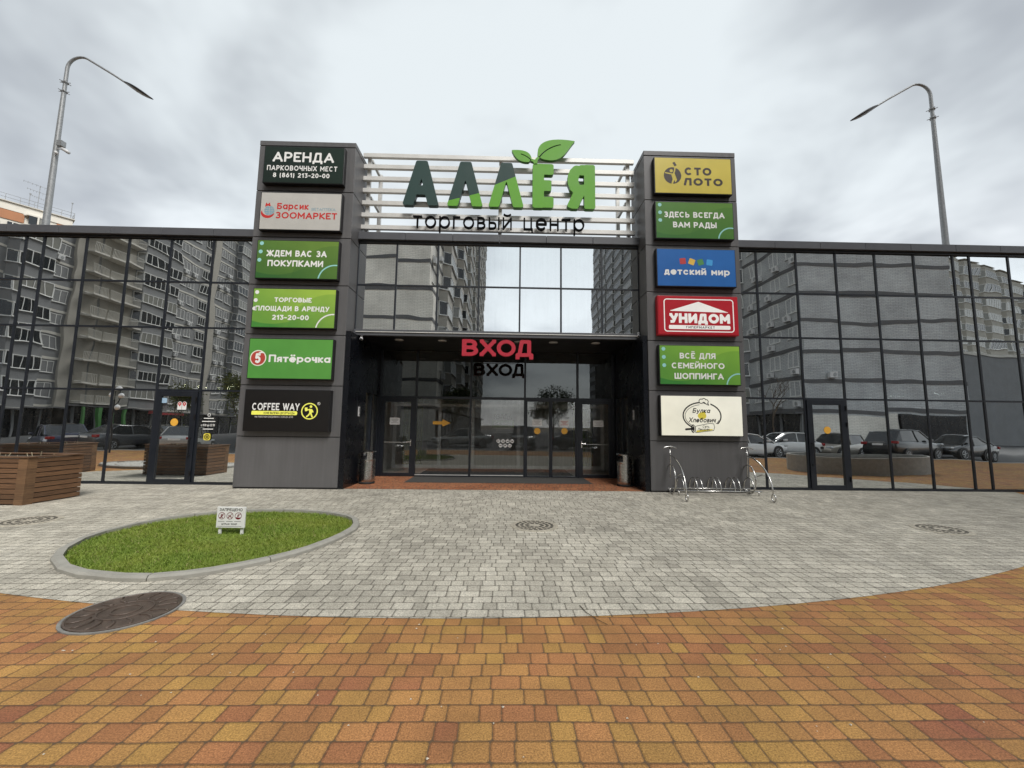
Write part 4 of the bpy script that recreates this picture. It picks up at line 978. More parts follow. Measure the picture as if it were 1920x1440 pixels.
line(s, 'Сеть', b, 600, 662, 1240, 1262, 'black', .13, y=FY-.002, slant=.25, rr=.04); line(s, 'Пекарен', b, 556, 664, 1266, 1288, 'black', .13, y=FY-.002, slant=.25, rr=.04)

# ------------------------------------------------------------------ litter bins
def litter_bin(x, y, rz, label):
    t = thing('litter_bin', label, 'litter bin', (x, y, .010), rz, 'steel litter bins by the entrance')
    MB().lathe([(.205,0),(.212,.012),(.212,.05),(.19,.055)], 32).build('base', M['rubber'], t, True)
    prof = [(.20,.055)]
    for i in range(7):
        z = .06+i*.078; prof += [(.203,z),(.203,z+.070),(.198,z+.074)]
    prof += [(.203,.61),(.203,.655),(.195,.66)]
    autosmooth(MB().lathe(prof, 36).build('body', M['steel'], t), 50)
    autosmooth(MB().lathe([(.19,.60),(.19,.66),(.186,.665),(.186,.74)], 32).build('liner', M['black'], t), 40)
    mb = MB()
    for a in (.3, .3+PI): 
        for k in range(7):
            b0 = a-.42+.12*k; b1 = b0+.122
            mb.add([(.2*math.cos(b),.2*math.sin(b),z) for b, z in ((b0,.66),(b1,.66),(b1,.84),(b0,.84))]+[(.193*math.cos(b),.193*math.sin(b),z) for b, z in ((b0,.66),(b1,.66),(b1,.84),(b0,.84))], [(0,1,2,3),(7,6,5,4),(1,0,4,5),(3,2,6,7),(0,3,7,4),(2,1,5,6)])
    mb.build('strut', M['steel'], t)
    autosmooth(MB().lathe([(.18,.835),(.222,.84),(.225,.855),(.20,.872),(.08,.885),(.05,.90),(.0,.905)], 36).build('lid', M['steel'], t), 40)
    return t
litter_bin(-3.69, .45, 1.9, 'stainless steel litter bin in the left corner of the entrance recess')
litter_bin(3.37, .40, 1.2, 'stainless steel litter bin in the right corner of the entrance recess')

# ------------------------------------------------------------------ cycle stand shaped like two penny farthings
rk = thing('cycle_stand', 'stainless tube cycle stand shaped like two bicycles before the right tower', 'bike rack', (4.15, -.82, .005), 0)
def big_bike(ox):
    b = bpy.data.objects.new('bicycle_shape', None); C.objects.link(b); b.parent = rk; b.location = (ox, 0, 0)
    dy = Vector((.10, 1, 0)).normalized(); up = Vector((0,0,1))
    P = lambda s, z: dy*s + up*z
    MB().ring(P(0,.365), dy, up, .345, .016, 40, 8).build('wheel', M['chrome'], b, True)
    MB().ring(P(-1.08,.095), dy, up, .08, .013, 24, 8).build('wheel', M['chrome'], b, True)
    mb = MB(); st = [P(.06,.38), P(.02,.72), P(0,.93), P(.06,1.12)]
    mb.tube(st, .013, 8); mb.build('stem', M['chrome'], b, True)
    pts = []
    for i in range(15):
        a = i/14; pts.append(P(-1.06*math.sin(a*PI/2)**1.15, .17+.76*math.cos(a*PI/2)**.95 if a < 1 else .17))
    MB().tube(pts, .0165, 8).build('frame', M['chrome'], b, True)
    MB().tube([P(-.33,.46), P(-.74,.56)], .011, 8).build('strut', M['chrome'], b, True)
    mb = MB(); hb = [Vector((.165*math.cos(a)*1., .03, 1.085+.055*math.sin(a))) for a in [PI*.06+PI*.88*i/10 for i in range(11)]]
    mb.tube(hb, .015, 8); mb.build('handlebar', M['chrome'], b, True)
big_bike(0.0); big_bike(1.93)
MB().tube([(-.0,.22,.1),(2.1,.22,.1)], .017, 8).build('rail', M['chrome'], rk, True)
MB().tube([(.05,-.22,.1),(2.1,-.22,.1)], .017, 8).build('rail', M['chrome'], rk, True)
for x in (.06, 2.0):
    MB().tube([(x,.22,0),(x,.22,.1)], .015, 8).build('leg', M['chrome'], rk, True); MB().tube([(x+.03,-.22,0),(x+.03,-.22,.1)], .015, 8).build('leg', M['chrome'], rk, True)
for X in (4.37, 4.70, 4.82, 5.16, 5.27, 5.61, 5.74, 6.08):
    x = X-4.15
    MB().tube([(x, -.22*math.cos(a), .1+.3*math.sin(a)) for a in [PI*i/14 for i in range(15)]], .014, 8).build('hoop', M['chrome'], rk, True)

# ------------------------------------------------------------------ prohibition board on the lawn
pb = thing('notice_board', 'small white prohibition notice on two legs stuck in the lawn', 'sign', (-3.89, -4.8, .05), R(-2))
bx('board', -.205, .205, -.012, .012, .055, .345, M['white'], pb, .003)
for x in (-.165, .155): bx('leg', x-.019, x+.019, .014, .036, -.05, .335, M['white'], pb)
mb = MB(); lettering(mb, 'ЗАПРЕЩЕНО', -.0135, -.168, .165, .288, .04, .17); mb.build('lettering', ink('black'), pb)
mb = MB(); lettering(mb, 'ШТРАФ 3000Р', -.0135, -.125, .10, .095, .024, .19)
for i in range(3): mb.box(-.18+.118*i, -.085+.118*i, -.0135, -.013, .142, .147)
mb.box(-.185, .165, -.0135, -.013, .073, .0765)
mb.build('small_lettering', ink('black'), pb)
MAR = flat('maroon_print', (.17,.01,.02))
for i, x in enumerate((-.13, -.012, .108)):
    z = .222; r = .049
    st = {0: [[(0,.6),(0,-.1),(.25,-.7)], [(-.4,.1),(0,.3),(.4,0)], [(0,-.1),(-.3,-.65)]], 1: [[(-.4,.3),(-.2,-.1),(.35,-.1)], [(-.25,-.1),(-.3,-.6)], [(.3,-.1),(.3,-.5)], [(.4,-.55),(.6,-.55)]], 2: [[(0,.2),(0,-.3)], [(-.3,.1),(.3,.1)], [(-.15,.5),(.15,.5)]]}[i]
    def fn(X, Y):
        d = np.abs(sd_circ(X, Y, x, z, r*.93)) - r*.075
        d = np.minimum(d, sd_seg(X, Y, (x-r*.62, z-r*.62), (x+r*.62, z+r*.62), r*.07))
        for q in st: d = np.minimum(d, sd_stroke(X, Y, [(x+a*r, z+b*r) for a, b in q], r*.11))
        if i == 2: d = np.minimum(d, np.maximum(sd_circ(X, Y, x, z, r), Y-(z-r*.45)))
        return d
    put2d(MB(), fill(fn, x-r, x+r, z-r, z+r, .0045), -.0135).build('pictogram', MAR, pb)

# ------------------------------------------------------------------ slatted timber planters
def planter(x, y, lx, ly, rz, label):
    t = thing('wooden_planter', label, 'planter', (x, y, .004), rz, 'slatted wooden planters')
    H = .90; pw = .17
    def side(name, L):
        mb = MB(); n = 9; hh = (H-.035)/n
        for i in range(n): mb.box(-L/2, L/2, 0, .028, .02+i*hh, .02+(i+1)*hh-.015)
        return mb
    for k, (L, ox, oy, rr) in enumerate(((lx-2*pw, 0, -ly/2, 0), (ly-pw, lx/2, pw/2, PI/2), (lx-.06, 0, ly/2, PI), (ly-pw, -lx/2, pw/2, -PI/2))):
        o = side('slat_side', L).build('slat_side', M['wood'], t, bevel=.003); o.location = (ox, oy, 0); o.rotation_euler = (0, 0, rr)
    for sx in (-1, 1):
        for sy in (-1,):
            mb = MB(); X, Y = sx*lx/2, sy*ly/2
            a, b = sorted((X, X-sx*pw)); mb.box(a, b-.0 if sx < 0 else b, *sorted((Y, Y-sy*.03)), 0, H-.02)
            c, d = sorted((Y-sy*.032, Y-sy*pw)); mb.box(*sorted((X, X-sx*.03)), c, d, 0, H-.02)
            mb.build('corner_post', M['wood_post'], t, bevel=.003)
    mb = MB(); r = .11
    mb.box(-lx/2-.02, lx/2+.02, -ly/2-.02, -ly/2+r, H-.018, H+.006); mb.box(-lx/2-.02, lx/2+.02, ly/2-r, ly/2+.02, H-.018, H+.006)
    mb.box(-lx/2-.02, -lx/2+r, -ly/2+r+.002, ly/2-r-.002, H-.018, H+.006); mb.box(lx/2-r, lx/2+.02, -ly/2+r+.002, ly/2-r-.002, H-.018, H+.006)
    mb.build('rim_board', M['wood'], t, bevel=.003)
    bx('liner', -lx/2+.035, lx/2-.035, -ly/2+.035, ly/2-.035, .01, H-.06, M['black'], t)
    bx('soil', -lx/2+.04, lx/2-.04, -ly/2+.04, ly/2-.04, H-.055, H-.04, M['soil'], t)
    mb = MB(); rgp = random.Random(int(x*10))
    for i in range(16):
        px_, py_ = rgp.uniform(-lx/2+.1, lx/2-.1), rgp.uniform(-ly/2+.1, ly/2-.1); h = rgp.uniform(.05,.13)
        mb.tube([(px_, py_, H-.06), (px_+rgp.gauss(0,.02), py_+rgp.gauss(0,.02), H-.06+h)], .006, 5)
    mb.build('cut_stems', simple('pale_stems', (.35,.3,.2), .8), t)
    return t
planter(-9.95, -2.33, 1.86, 1.02, R(-1.5), 'brown slatted timber planter box on the paving at the left edge')
planter(-14.0, -2.1, 1.86, 1.02, 0, 'second slatted timber planter box beyond the left edge of the frame')

# ------------------------------------------------------------------ manhole cover and drain gratings
mh = thing('manhole_cover', 'large dark rusty round manhole cover across the orange and grey paving', 'manhole cover', (-3.17, -7.2, .004)); mh.scale = (.96, .96, 1)
MB().lathe([(.415,-.05),(.415,.006),(.395,.008),(.388,.004),(.388,-.05)], 48).build('frame_ring', M['conc_dark'], mh)
MB().lathe([(.386,-.03),(.386,.010),(.372,.014),(.366,.008),(.0,.006)], 48).build('cover', M['iron'], mh)
mb = MB()
for i in range(16):
    a = 2*PI*i/16; pts = [(r*math.cos(a+k), r*math.sin(a+k), .009) for r, k in ((.36,0),(.33,.05),(.29,.07),(.25,.05),(.215,-.03))]
    mb.tube(pts, .009, 6)
mb.ring((0,0,.008), (1,0,0), (0,1,0), .19, .008, 40, 6); mb.ring((0,0,.008), (1,0,0), (0,1,0), .10, .008, 32, 6)
mb.build('raised_ribs', M['iron'], mh, True)
def drain(x, y, label, rot):
    t = thing('drain_grate', label, 'drain', (x, y, .004), rot, 'round drain gratings in the grey paving')
    MB().lathe([(.385,-.02),(.385,.006),(.37,.009),(.34,.009),(.34,-.02)], 48).build('frame_ring', M['iron_light'], t)
    MB().lathe([(.34,-.02),(.34,.001),(.0,.001)], 40).build('pit', M['hole'], t)
    mb = MB()
    for r0, r1 in ((.308,.339),(.232,.262),(.152,.184),(.0,.095)):
        n = 40; vs = []; fs = []
        for i in range(n):
            a = 2*PI*i/n; vs += [(max(r0,.001)*math.cos(a), max(r0,.001)*math.sin(a), .008), (r1*math.cos(a), r1*math.sin(a), .008)]
        for i in range(n): j = (i+1) % n; fs.append((2*i, 2*i+1, 2*j+1, 2*j))
        mb.add(vs, fs)
    for k, (ra, rb, n, o) in enumerate(((.258,.315,22,0),(.178,.235,16,.1),(.09,.155,10,.2))):
        for i in range(n):
            a = 2*PI*i/n+o; c, s = math.cos(a), math.sin(a); wd = .011
            mb.add([(ra*c-wd*s, ra*s+wd*c, .007), (ra*c+wd*s, ra*s-wd*c, .007), (rb*c+wd*s, rb*s-wd*c, .007), (rb*c-wd*s, rb*s+wd*c, .007)], [(0,1,2,3)])
    mb.build('grating', M['iron_light'], t)
drain(.53, -4.13, 'round slotted drain grating in the middle of the grey paving', 0)
drain(7.21, -4.18, 'round slotted drain grating in the grey paving far to the right', .5)
drain(-7.55, -4.05, 'round slotted drain grating in the grey paving near the wooden planter', 1.1)

# ------------------------------------------------------------------ street lamps behind the parapet
def street_lamp(x, y, s, label, zt=14.95):
    t = thing('street_lamp', label, 'street lamp', (x, y, 6.75), 0, 'street lamps behind the roof')
    zb = 0; top = zt-6.75
    autosmooth(MB().tube([(0,0,0),(0,0,3.5),(0,0,top-1.5)], .108, 12, True, .066).build('pole', M['galv'], t), 60)
    pts = [(0,0,top-1.5),(0,0,top-.55)]
    for i in range(1, 9):
        a = R(118)*i/8; rr = .46
        pts.append((s*rr*(1-math.cos(a)), 0, top-.55+rr*math.sin(a)))
    ex, ez = pts[-1][0], pts[-1][2]
    pts += [(ex+s*1.0, 0, ez-.60), (ex+s*1.62, 0, ez-1.0)]
    autosmooth(MB().tube(pts, .058, 10, True, .032).build('arm', M['galv'], t), 60)
    mb = MB(); hx, hz = pts[-1][0], pts[-1][2]; sl = -.58
    ns = 12; vs = []; fs = []
    for i in range(ns+1):
        k = i/ns; wd = (.06+.19*math.sin(PI*min(1, k*.92+.08))**.8)*(1-.35*k); th = .018+.05*math.sin(PI*min(1,k*.9+.1))
        cx_, cz_ = hx + s*(k*.98-.1), hz + sl*(k*.98-.1)
        for j in range(8):
            b = 2*PI*j/8; vs.append((cx_ + .0, wd*math.cos(b), cz_ + th*math.sin(b)))
    for i in range(ns):
        for j in range(8): fs.append((i*8+j, i*8+(j+1) % 8, (i+1)*8+(j+1) % 8, (i+1)*8+j))
    fs += [tuple(range(8)), tuple(ns*8+j for j in range(8))]
    mb.add(vs, fs); hd = mb.build('lamp_head', M['black'], t, True)
    for k in (.42, .62, .8):
        cx_, cz_ = hx + s*(k*.98-.1), hz + sl*(k*.98-.1)-.058*math.sin(PI*k)-.006
        MB().lathe([(0,0),(.045,0),(.045,.012)], 12, (cx_,0,cz_)).build('lens', M['lens'], hd)
    mb = MB()
    for z in (top-1.12, top-1.48):
        for a in (.2, .2+PI/3, .2+2*PI/3): mb.tube([(-.16*math.cos(a),-.16*math.sin(a),z),(.16*math.cos(a),.16*math.sin(a),z+.02)], .012, 6)
        mb.ring((0,0,z), (1,0,0), (0,1,0), .085, .014, 16, 6)
    mb.build('clamp_bolts', M['galv'], t)
    return t
sl1 = street_lamp(-16.1, 3.0, 1, 'tall street lamp at left leaning its arm right, camera on its pole')
sl2 = street_lamp(16.12, 3.0, -1, 'tall street lamp at right with its arm reaching left, bare pole', 14.88)
cc = thing('pole_camera', 'white surveillance camera fixed to the left street lamp pole', 'camera', (-15.98, 2.93, 11.2))
bx('junction_box', .02, .2, -.08, .08, .1, .3, M['galv'], cc)
mb = MB(); mb.tube([(.0,0,.02),(.25,-.02,-.02)], .02, 6); mb.build('bracket', M['white_plastic'], cc)
mb = MB(); mb.tube([(.2,-.02,.0),(.32,-.05,-.06),(.52,-.1,-.19)], .055, 10); mb.build('camera_body', M['white_plastic'], cc, True)
MB().tube([(-.02,-.02,-.12),(.06,-.05,-.2)], .05, 8).build('camera_body', M['white_plastic'], cc, True)
def bullet_cam(x, y, z, dx, label):
    t = thing('security_camera', label, 'camera', (x, y, z), 0, 'small cameras on the canopy')
    MB().tube([(0,0,0),(0,0,.05)], .035, 12).build('mount', M['white_plastic'], t, True)
    MB().tube([(0,.03,-.03),(dx,-.1,-.075)], .04, 14).build('camera_body', M['white_plastic'], t, True)
    MB().tube([(dx*1.01,-.101,-.0755),(dx*1.05,-.106,-.077)], .028, 12).build('lens', M['black'], t, True)
bullet_cam(3.66, -.10, 4.14, -.03, 'round white camera at the right end of the canopy edge')
bullet_cam(-3.86, -.04, 3.95, .03, 'small grey camera at the left end under the canopy')
for x, lab in ((-3.93, 'small white intercom plate on the left black recess wall'), (3.6, 'small white intercom plate on the right black recess wall')):
    s = 1 if x < 0 else -1
    t = thing('intercom', lab, 'intercom', (x, .25, 1.95))
    a, b = sorted((0, s*.018)); bx('plate', a, b, -.05, .05, -.13, .13, M['white_plastic'], t, .003)
    a, b = sorted((s*.0185, s*.021)); bx('screen', a, b, -.03, .03, -.02, .09, M['galv'], t); bx('button', a, b, -.03, .03, -.1, -.06, M['galv'], t)
# festoon bulbs inside the cafe
mw = newmat('warm_bulb'); principled(mw[1], mw[2], (1,.9,.7), .4, emit=(1,.82,.5), estr=22)
fs_ = thing('festoon_lights', 'row of small warm bulbs glowing inside the cafe above the door', 'string lights', (-8.0, 2.4, 2.9))
rgl = random.Random(3)
pts = []
for i in range(13):
    x = -2.2+i*.3; z = -.12+.04*math.cos(i*1.1); pts.append((x, rgl.uniform(-.25,.25), z))
MB().tube(pts, .006, 5).build('cable', M['black'], fs_)
for p in pts: MB().lathe([(.0,-.09),(.03,-.07),(.04,-.04),(.025,-.01),(.015,0)], 10, p).build('bulb', mw[0], fs_, True)

for i in range(3):
    cl = thing('ceiling_lamp', 'lit strip lamp on the ceiling inside the right wing', 'ceiling lamp', (15.2+.6*i, 3.2+1.5*i, 2.97), 0, 'strip lamps inside the right wing')
    bx('housing', -.62, .62, -.05, .05, -.0, .03, M['white'], cl)
    mw2 = bpy.data.materials.get('strip_tube')
    if not mw2: mw2, t_, o_ = newmat('strip_tube'); principled(t_, o_, (1,1,1), .4, emit=(1,.97,.9), estr=9)
    bx('tube', -.6, .6, -.03, .03, -.03, -.001, mw2, cl)
# thin twig lying on the orange paving
tag(MB().tube([(.71,-7.08,.010),(.74,-7.22,.013),(.80,-7.34,.012),(.87,-7.43,.010)], .0035, 5, True, .002).build('twig', simple('twig_bark', (.05,.035,.02), .9)), 'thin dark twig lying on the paving border right of centre', 'twig')
# pale crumbs of litter and gravel on the pavers
mb = MB(); rgc = random.Random(21)
for i in range(80):
    x, y = rgc.uniform(-3.5, 3.5), rgc.uniform(-9.6, -7.4); r = rgc.uniform(.003,.009); a = rgc.uniform(0,6)
    mb.add([(x+r*math.cos(a+k*2.1)*(1+.4*(k==0)), y+r*math.sin(a+k*2.1), .004) for k in range(3)] + [(x, y, .004+r*.7)], [(0,1,3),(1,2,3),(2,0,3)])
tag(mb.build('paving_crumbs', simple('pale_grit', (.6,.55,.45), .9)), 'scattered pale crumbs and grit on the orange pavers', 'grit', kind='stuff')

# ------------------------------------------------------------------ buildings (behind the camera they are seen mirrored in the glass)
def brickmat(name, c, c2, mortar, bw=.5, rh=.145, var=.2):
    m, t, out = newmat(name)
    x, y, z = t.xyz(t.obj())
    b = t.n('ShaderNodeTexBrick'); t.put(b.inputs['Vector'], t.vec(t.m('ADD', x, y), z, 0.))
    b.inputs['Color1'].default_value = (*c, 1); b.inputs['Color2'].default_value = (*c2, 1); b.inputs['Mortar'].default_value = (*mortar, 1)
    b.inputs['Scale'].default_value = 1.; b.inputs['Brick Width'].default_value = bw; b.inputs['Row Height'].default_value = rh; b.inputs['Mortar Size'].default_value = .022
    n = t.noise(t.obj(), .35, 5, .6); sc = t.n('ShaderNodeVectorMath', operation='SCALE'); t.put(sc.inputs[0], b.outputs[0]); t.put(sc.inputs[3], t.rng(n, .3, .7, 1-var, 1+var))
    principled(t, out, sc.outputs[0], .85); return m
M['brick_pale'] = brickmat('pale_brick', (.80,.77,.70), (.74,.71,.64), (.55,.53,.48))
M['brick_grey'] = brickmat('grey_brick', (.50,.52,.525), (.43,.445,.455), (.3,.305,.31))
M['render_grey'] = simple('grey_render', (.20,.205,.21), .85, 0, .12, .6)
M['render_beige'] = simple('beige_render', (.36,.34,.30), .85, 0, .1, .5)
M['band_dark'] = simple('dark_band', (.10,.10,.105), .8, 0, .15, .8)
M['band_pale'] = simple('pale_band', (.55,.53,.48), .8, 0, .1, .8)
M['orange_render'] = simple('orange_render', (.40,.185,.095), .8, 0, .1, .6)
M['cream_render'] = simple('cream_render', (.68,.65,.58), .8, 0, .06, .6)
M['pvc'] = simple('white_window_frame', (.72,.72,.70), .5, 0, .03)
M['awning'] = simple('red_awning', (.33,.025,.03), .6)
M['green_col'] = simple('green_column', (.06,.2,.05), .5)
def wglass():
    m, t, out = newmat('window_glass')
    rnd = t.n('ShaderNodeObjectInfo').outputs['Random']
    c = t.mix(t.m('GREATER_THAN', rnd, .62), (.012,.016,.02), (.22,.22,.2))
    principled(t, out, c, .08, 0, None, .6); return m
M['wglass'] = wglass()
FH = 2.9
class Block:
    """an apartment block with one detailed long front; local x along the front, local -y outward"""
    def __init__(s, label, loc, rz, L, Dp, nf, wall, end, band, z0=3.6, group='apartment blocks around the square'):
        s.t = thing('apartment_block', label, 'apartment block', loc, rz, group)
        s.L, s.nf, s.z0 = L, nf, z0; s.H = z0 + nf*FH + 1.2
        mb = MB(); mb.box(0, L, 0, Dp, -.12, s.H); s.wall = mb.build('wall', [wall], s.t)
        s.band = MB(); s.n = {}; s.proto = {}; s.over = {}
        s.Dp = Dp
    def copy(s, key, o, x, z, y=0., rot=0.):
        """first 90 of a kind are parts, the rest go into one mesh"""
        k = s.n.get(key, 0); s.n[key] = k+1
        if k < 90:
            c = o.copy(); C.objects.link(c); c.parent = s.t; c.location = (x, y, z); c.rotation_euler = (0, 0, rot)
            for ch in o.children:
                d = ch.copy(); C.objects.link(d); d.parent = c
        else: s.over.setdefault(key, []).append((o, x, z, y, rot))
    def finish(s, band_m):
        s.band.build('floor_band', band_m, s.t)
        for key, L in s.over.items():
            def gather(pick, name, mats):
                mb = MB()
                for o, x, z, y, rot in L:
                    for q in [o] + list(o.children):
                        if not pick(q, o): continue
                        c, sn = math.cos(rot), math.sin(rot)
                        mb.add([(x+v.co.x*c-v.co.y*sn, y+v.co.x*sn+v.co.y*c, z+v.co.z) for v in q.data.vertices], [tuple(p.vertices) for p in q.data.polygons])
                if mb.v:
                    r = mb.build(name, mats, s.t); r['kind'] = 'stuff'
            gather(lambda q, o: q is o, key.split('#')[0], L[0][0].data.materials[0])
            if L[0][0].children: gather(lambda q, o: q is not o, 'window_pane', M['wglass'])
PROTO = bpy.data.objects.new('prototypes', None)
protos = []
def win(w, h, n):
    mb = MB(); f = .07
    mb.box(-w/2, w/2, -.05, .05, 0, f); mb.box(-w/2, w/2, -.05, .05, h-f, h)
    for i in range(n+1):
        x = -w/2 + i*(w-f)/n; mb.box(x, x+f, -.049, .049, f+.001, h-f-.001)
    mb.box(-w/2-.08, w/2+.08, -.14, -.02, -.06, -.001)
    o = mb.build('window', M['pvc']); g = bx('window_pane', -w/2+.03, w/2-.03, -.02, .02, .04, h-.04, M['wglass'], o)
    protos.extend([g, o]); return o
def acu():
    mb = MB(); mb.box(-.42, .42, -.42, -.06, 0, .58); o = mb.build('air_conditioner', M['white_plastic'], bevel=.02)
    f = MB().lathe([(.2,0),(.2,.01),(0,.012)], 16).xf(Matrix.Translation((-.1,-.421,.29)) @ Matrix.Rotation(PI/2, 4, 'X')).build('fan', M['galv'], o)
    protos.extend([f, o]); return o
W2 = win(1.5, 1.5, 2); W3 = win(2.1, 1.5, 3); W1 = win(.9, 1.5, 1); AC = acu()
RW = {}
def column(b, typ, x0, x1, seed=0, mat=None, floors=None):
    rgb = random.Random(seed); w_ = x1-x0; xc = (x0+x1)/2
    for f in range(b.nf):
        z = b.z0 + f*FH
        if typ == 'win':
            b.copy('window', W2 if w_ < 3.4 else W3, xc, z+.95, .03)
            if rgb.random() < .5: b.copy('air_conditioner', AC, xc+rgb.choice((-.5,.5,.2)), z+.15, 0)
        elif typ == 'win2':
            for q in (.27, .73):
                b.copy('window', W2, x0+w_*q, z+.95, .03)
                if rgb.random() < .4: b.copy('air_conditioner', AC, x0+w_*q+.3, z+.15, 0)
        elif typ == 'rib':
            key = round(w_, 1)
            if key not in RW: RW[key] = (win(w_-.9, 1.55, max(2, int(w_/1.0))), win(1.0, 1.55, 1))
            b.copy('window#r', RW[key][0], xc, z+1.05, -.93)
            for sx, a in ((-1, -R(58)), (1, R(58))): b.copy('window#s', RW[key][1], xc+sx*(w_/2-.17), z+1.05, -.46, a)
        elif typ == 'bal':
            b.copy('window#d', W1, xc+w_*.15, z+.2, .03)
    if typ == 'rib':
        P = [(x0,0),(x0+.4,-.9),(x1-.4,-.9),(x1,0)]
        for f in range(b.nf+1):
            z = b.z0+f*FH
            MB().prism(P, z-.32, z+1.0 if f < b.nf else z+.6).build('bay_parapet', mat or M['render_grey'], b.t)
            b.band.prism([(x0-.03,0),(x0+.38,-.95),(x1-.38,-.95),(x1+.03,0)], z-.45, z-.325)
            b.band.prism([(x0-.03,0),(x0+.38,-.95),(x1-.38,-.95),(x1+.03,0)], z+1.003, z+1.06)
        MB().prism([(x0+.1,0),(x0+.46,-.8),(x1-.46,-.8),(x1-.1,0)], b.z0, b.H-1).build('bay_core', M['band_dark'], b.t)
    elif typ == 'bal':
        bx('balcony_back', x0, x1, -.05, -.01, b.z0, b.H-1, M['render_beige'], b.t)
        for f in range(b.nf):
            z = b.z0+f*FH; mb = MB(); mb.box(x0, x1, -1.35, -.052, z-.2, z)
            n = int(w_/.16)
            for i in range(n+1): mb.box(x0+.02+i*(w_-.06)/n, x0+.05+i*(w_-.06)/n, -1.33, -1.30, z+.001, z+1.05)
            mb.box(x0, x1, -1.34, -1.29, z+1.052, z+1.1)
            mb.build('balcony', M['band_pale'], b.t)
    elif typ == 'pier':
        bx('pier', x0, x1, -.35, -.002, 0, b.H-.3, M['render_beige'], b.t)
    elif typ == 'loggia':
        for f in range(b.nf):
            z = b.z0+f*FH
            b.copy('window', W3, xc, z+1.0, -.02)
def bands(b, xs, m=None, h=.28, pr=.06):
    for f in range(b.nf+1):
        z = b.z0 + f*FH
        for x0, x1 in xs: b.band.box(x0, x1, -pr, -.001, z-h, z)
def ground_floor(b, y=-.35, dark=True):
    bx('shopfront', .3, b.L-.3, y, -.003, -.1, 3.05, M['black_panel'], b.t)
    mb = MB()
    for i in range(int(b.L/3)): mb.box(.3+i*3, .55+i*3, y-.1, y-.002, -.1, 3.05)
    mb.build('shopfront_pier', M['render_grey'], b.t)
    bx('shop_canopy', .2, b.L-.2, y-.9, -.003, 3.06, 3.22, M['band_dark'], b.t)

# L: front faces +x; local x runs from the far end to the near one
Lf, Ln = -93., -22.
bl = Block('tall grey and beige apartment block with open balconies beyond the left parking', (-55, Lf, 0), PI/2, Ln-Lf, 15, 17, M['render_grey'], None, None)
S = lambda yv: (-yv) - Lf                     # virtual depth behind the glass -> local x
def lcol(typ, ya, yb, seed, **k): column(bl, typ, S(yb)+.05, S(ya)-.05, seed, **k)
lcol('win', 22, 25, 1); lcol('rib', 25, 30, 2); lcol('win', 30, 33, 3)
lcol('rib', 33.2, 37.6, 4); lcol('win', 37.8, 39.6, 5); lcol('pier', 39.8, 41.2, 6); lcol('bal', 41.4, 43.4, 7); lcol('bal', 43.6, 48.6, 8)
lcol('rib', 48.8, 56.0, 9); lcol('win2', 56.2, 60.8, 10); lcol('loggia', 61, 64, 11); lcol('pier', 64.2, 65.8, 12); lcol('win2', 66, 70.5, 13); lcol('rib', 71, 76.5, 14); lcol('win2', 77, 82, 15); lcol('rib', 83, 89, 16)
bands(bl, [(S(41.2), S(37.7)), (S(60.9), S(56.1)), (S(71), S(61)), (S(83), S(76.6)), (S(33.1), S(30))]); bl.finish(M['band_pale']); ground_floor(bl)
aw = bx('awning', S(58), S(52), -2.0, -1.27, 2.6, 3.0, M['awning'], bl.t)
for y in (42, 44, 46.5, 48.5): bx('green_column', S(y), S(y)+.3, -1.6, -1.3, -.1, 3.0, M['green_col'], bl.t)
# M: pale brick end wall towards the square, front faces +x
Mf, Mn = -112., -27.8
bm = Block('pale brick apartment block showing its blank end wall, behind the left parking', (-7.1, Mf, 0), PI/2, Mn-Mf, 17.4, 19, M['brick_pale'], None, None)
S2 = lambda yv: (-yv) - Mf
seq = [('win', 28.3, 31.5), ('rib', 32, 37), ('win2', 37.5, 43), ('rib', 44, 49.5), ('win2', 50, 55), ('rib', 56, 62), ('rib', 63, 68), ('win2', 69, 75), ('rib', 76, 83), ('rib', 84, 91), ('rib', 93, 100)]
for i, (tp, a, b_) in enumerate(seq): column(bm, tp, S2(b_), S2(a), 30+i, mat=M['render_beige'])
bands(bm, [(0, bm.L)], h=.34, pr=.05)
for f in range(bm.nf+1):
    z = bm.z0+f*FH; bm.band.box(bm.L+.001, bm.L+.05, -.05, 17.45, z-.34, z)
bm.finish(M['band_dark']); ground_floor(bm)
# R: grey brick end wall, front faces -x; local x runs from the near end to the far one
Rn, Rf = -27.1, -118.
br = Block('grey brick apartment block with a blank end wall behind the right parking', (28.9, Rn, 0), -PI/2, Rn-Rf, 15.6, 19, M['brick_grey'], None, None)
S3 = lambda yv: yv + Rn
seq = [('win', 27.3, 29.0), ('win', 29.6, 32.0), ('win', 32.6, 35.2), ('rib', 36, 42), ('win2', 43, 48), ('rib', 49, 55), ('rib', 57, 63), ('win2', 64, 68), ('rib', 69, 75), ('rib', 76, 82), ('rib', 83.5, 90), ('rib', 91, 98), ('rib', 99, 106), ('rib', 107, 115)]
for i, (tp, a, b_) in enumerate(seq): column(br, tp, S3(a), S3(b_), 60+i)
bands(br, [(0, br.L)], h=.36, pr=.05)
for f in range(br.nf+1):
    z = br.z0+f*FH; br.band.box(-.05, -.001, -.05, 15.65, z-.36, z)
br.finish(M['band_dark']); ground_floor(br)
ac = AC.copy(); C.objects.link(ac); ac.parent = br.t; ac.location = (-.02, 2.6, 6.6); ac.rotation_euler = (0,0,-PI/2)
for ch in AC.children: d = ch.copy(); C.objects.link(d); d.parent = ac
bx('end_shopfront', -.32, -.06, 8.5, 14.9, -.1, 3.0, M['black_panel'], br.t)
bx('end_stone_base', -.2, -.055, .1, 8.3, -.1, 3.05, M['brick_pale'], br.t)
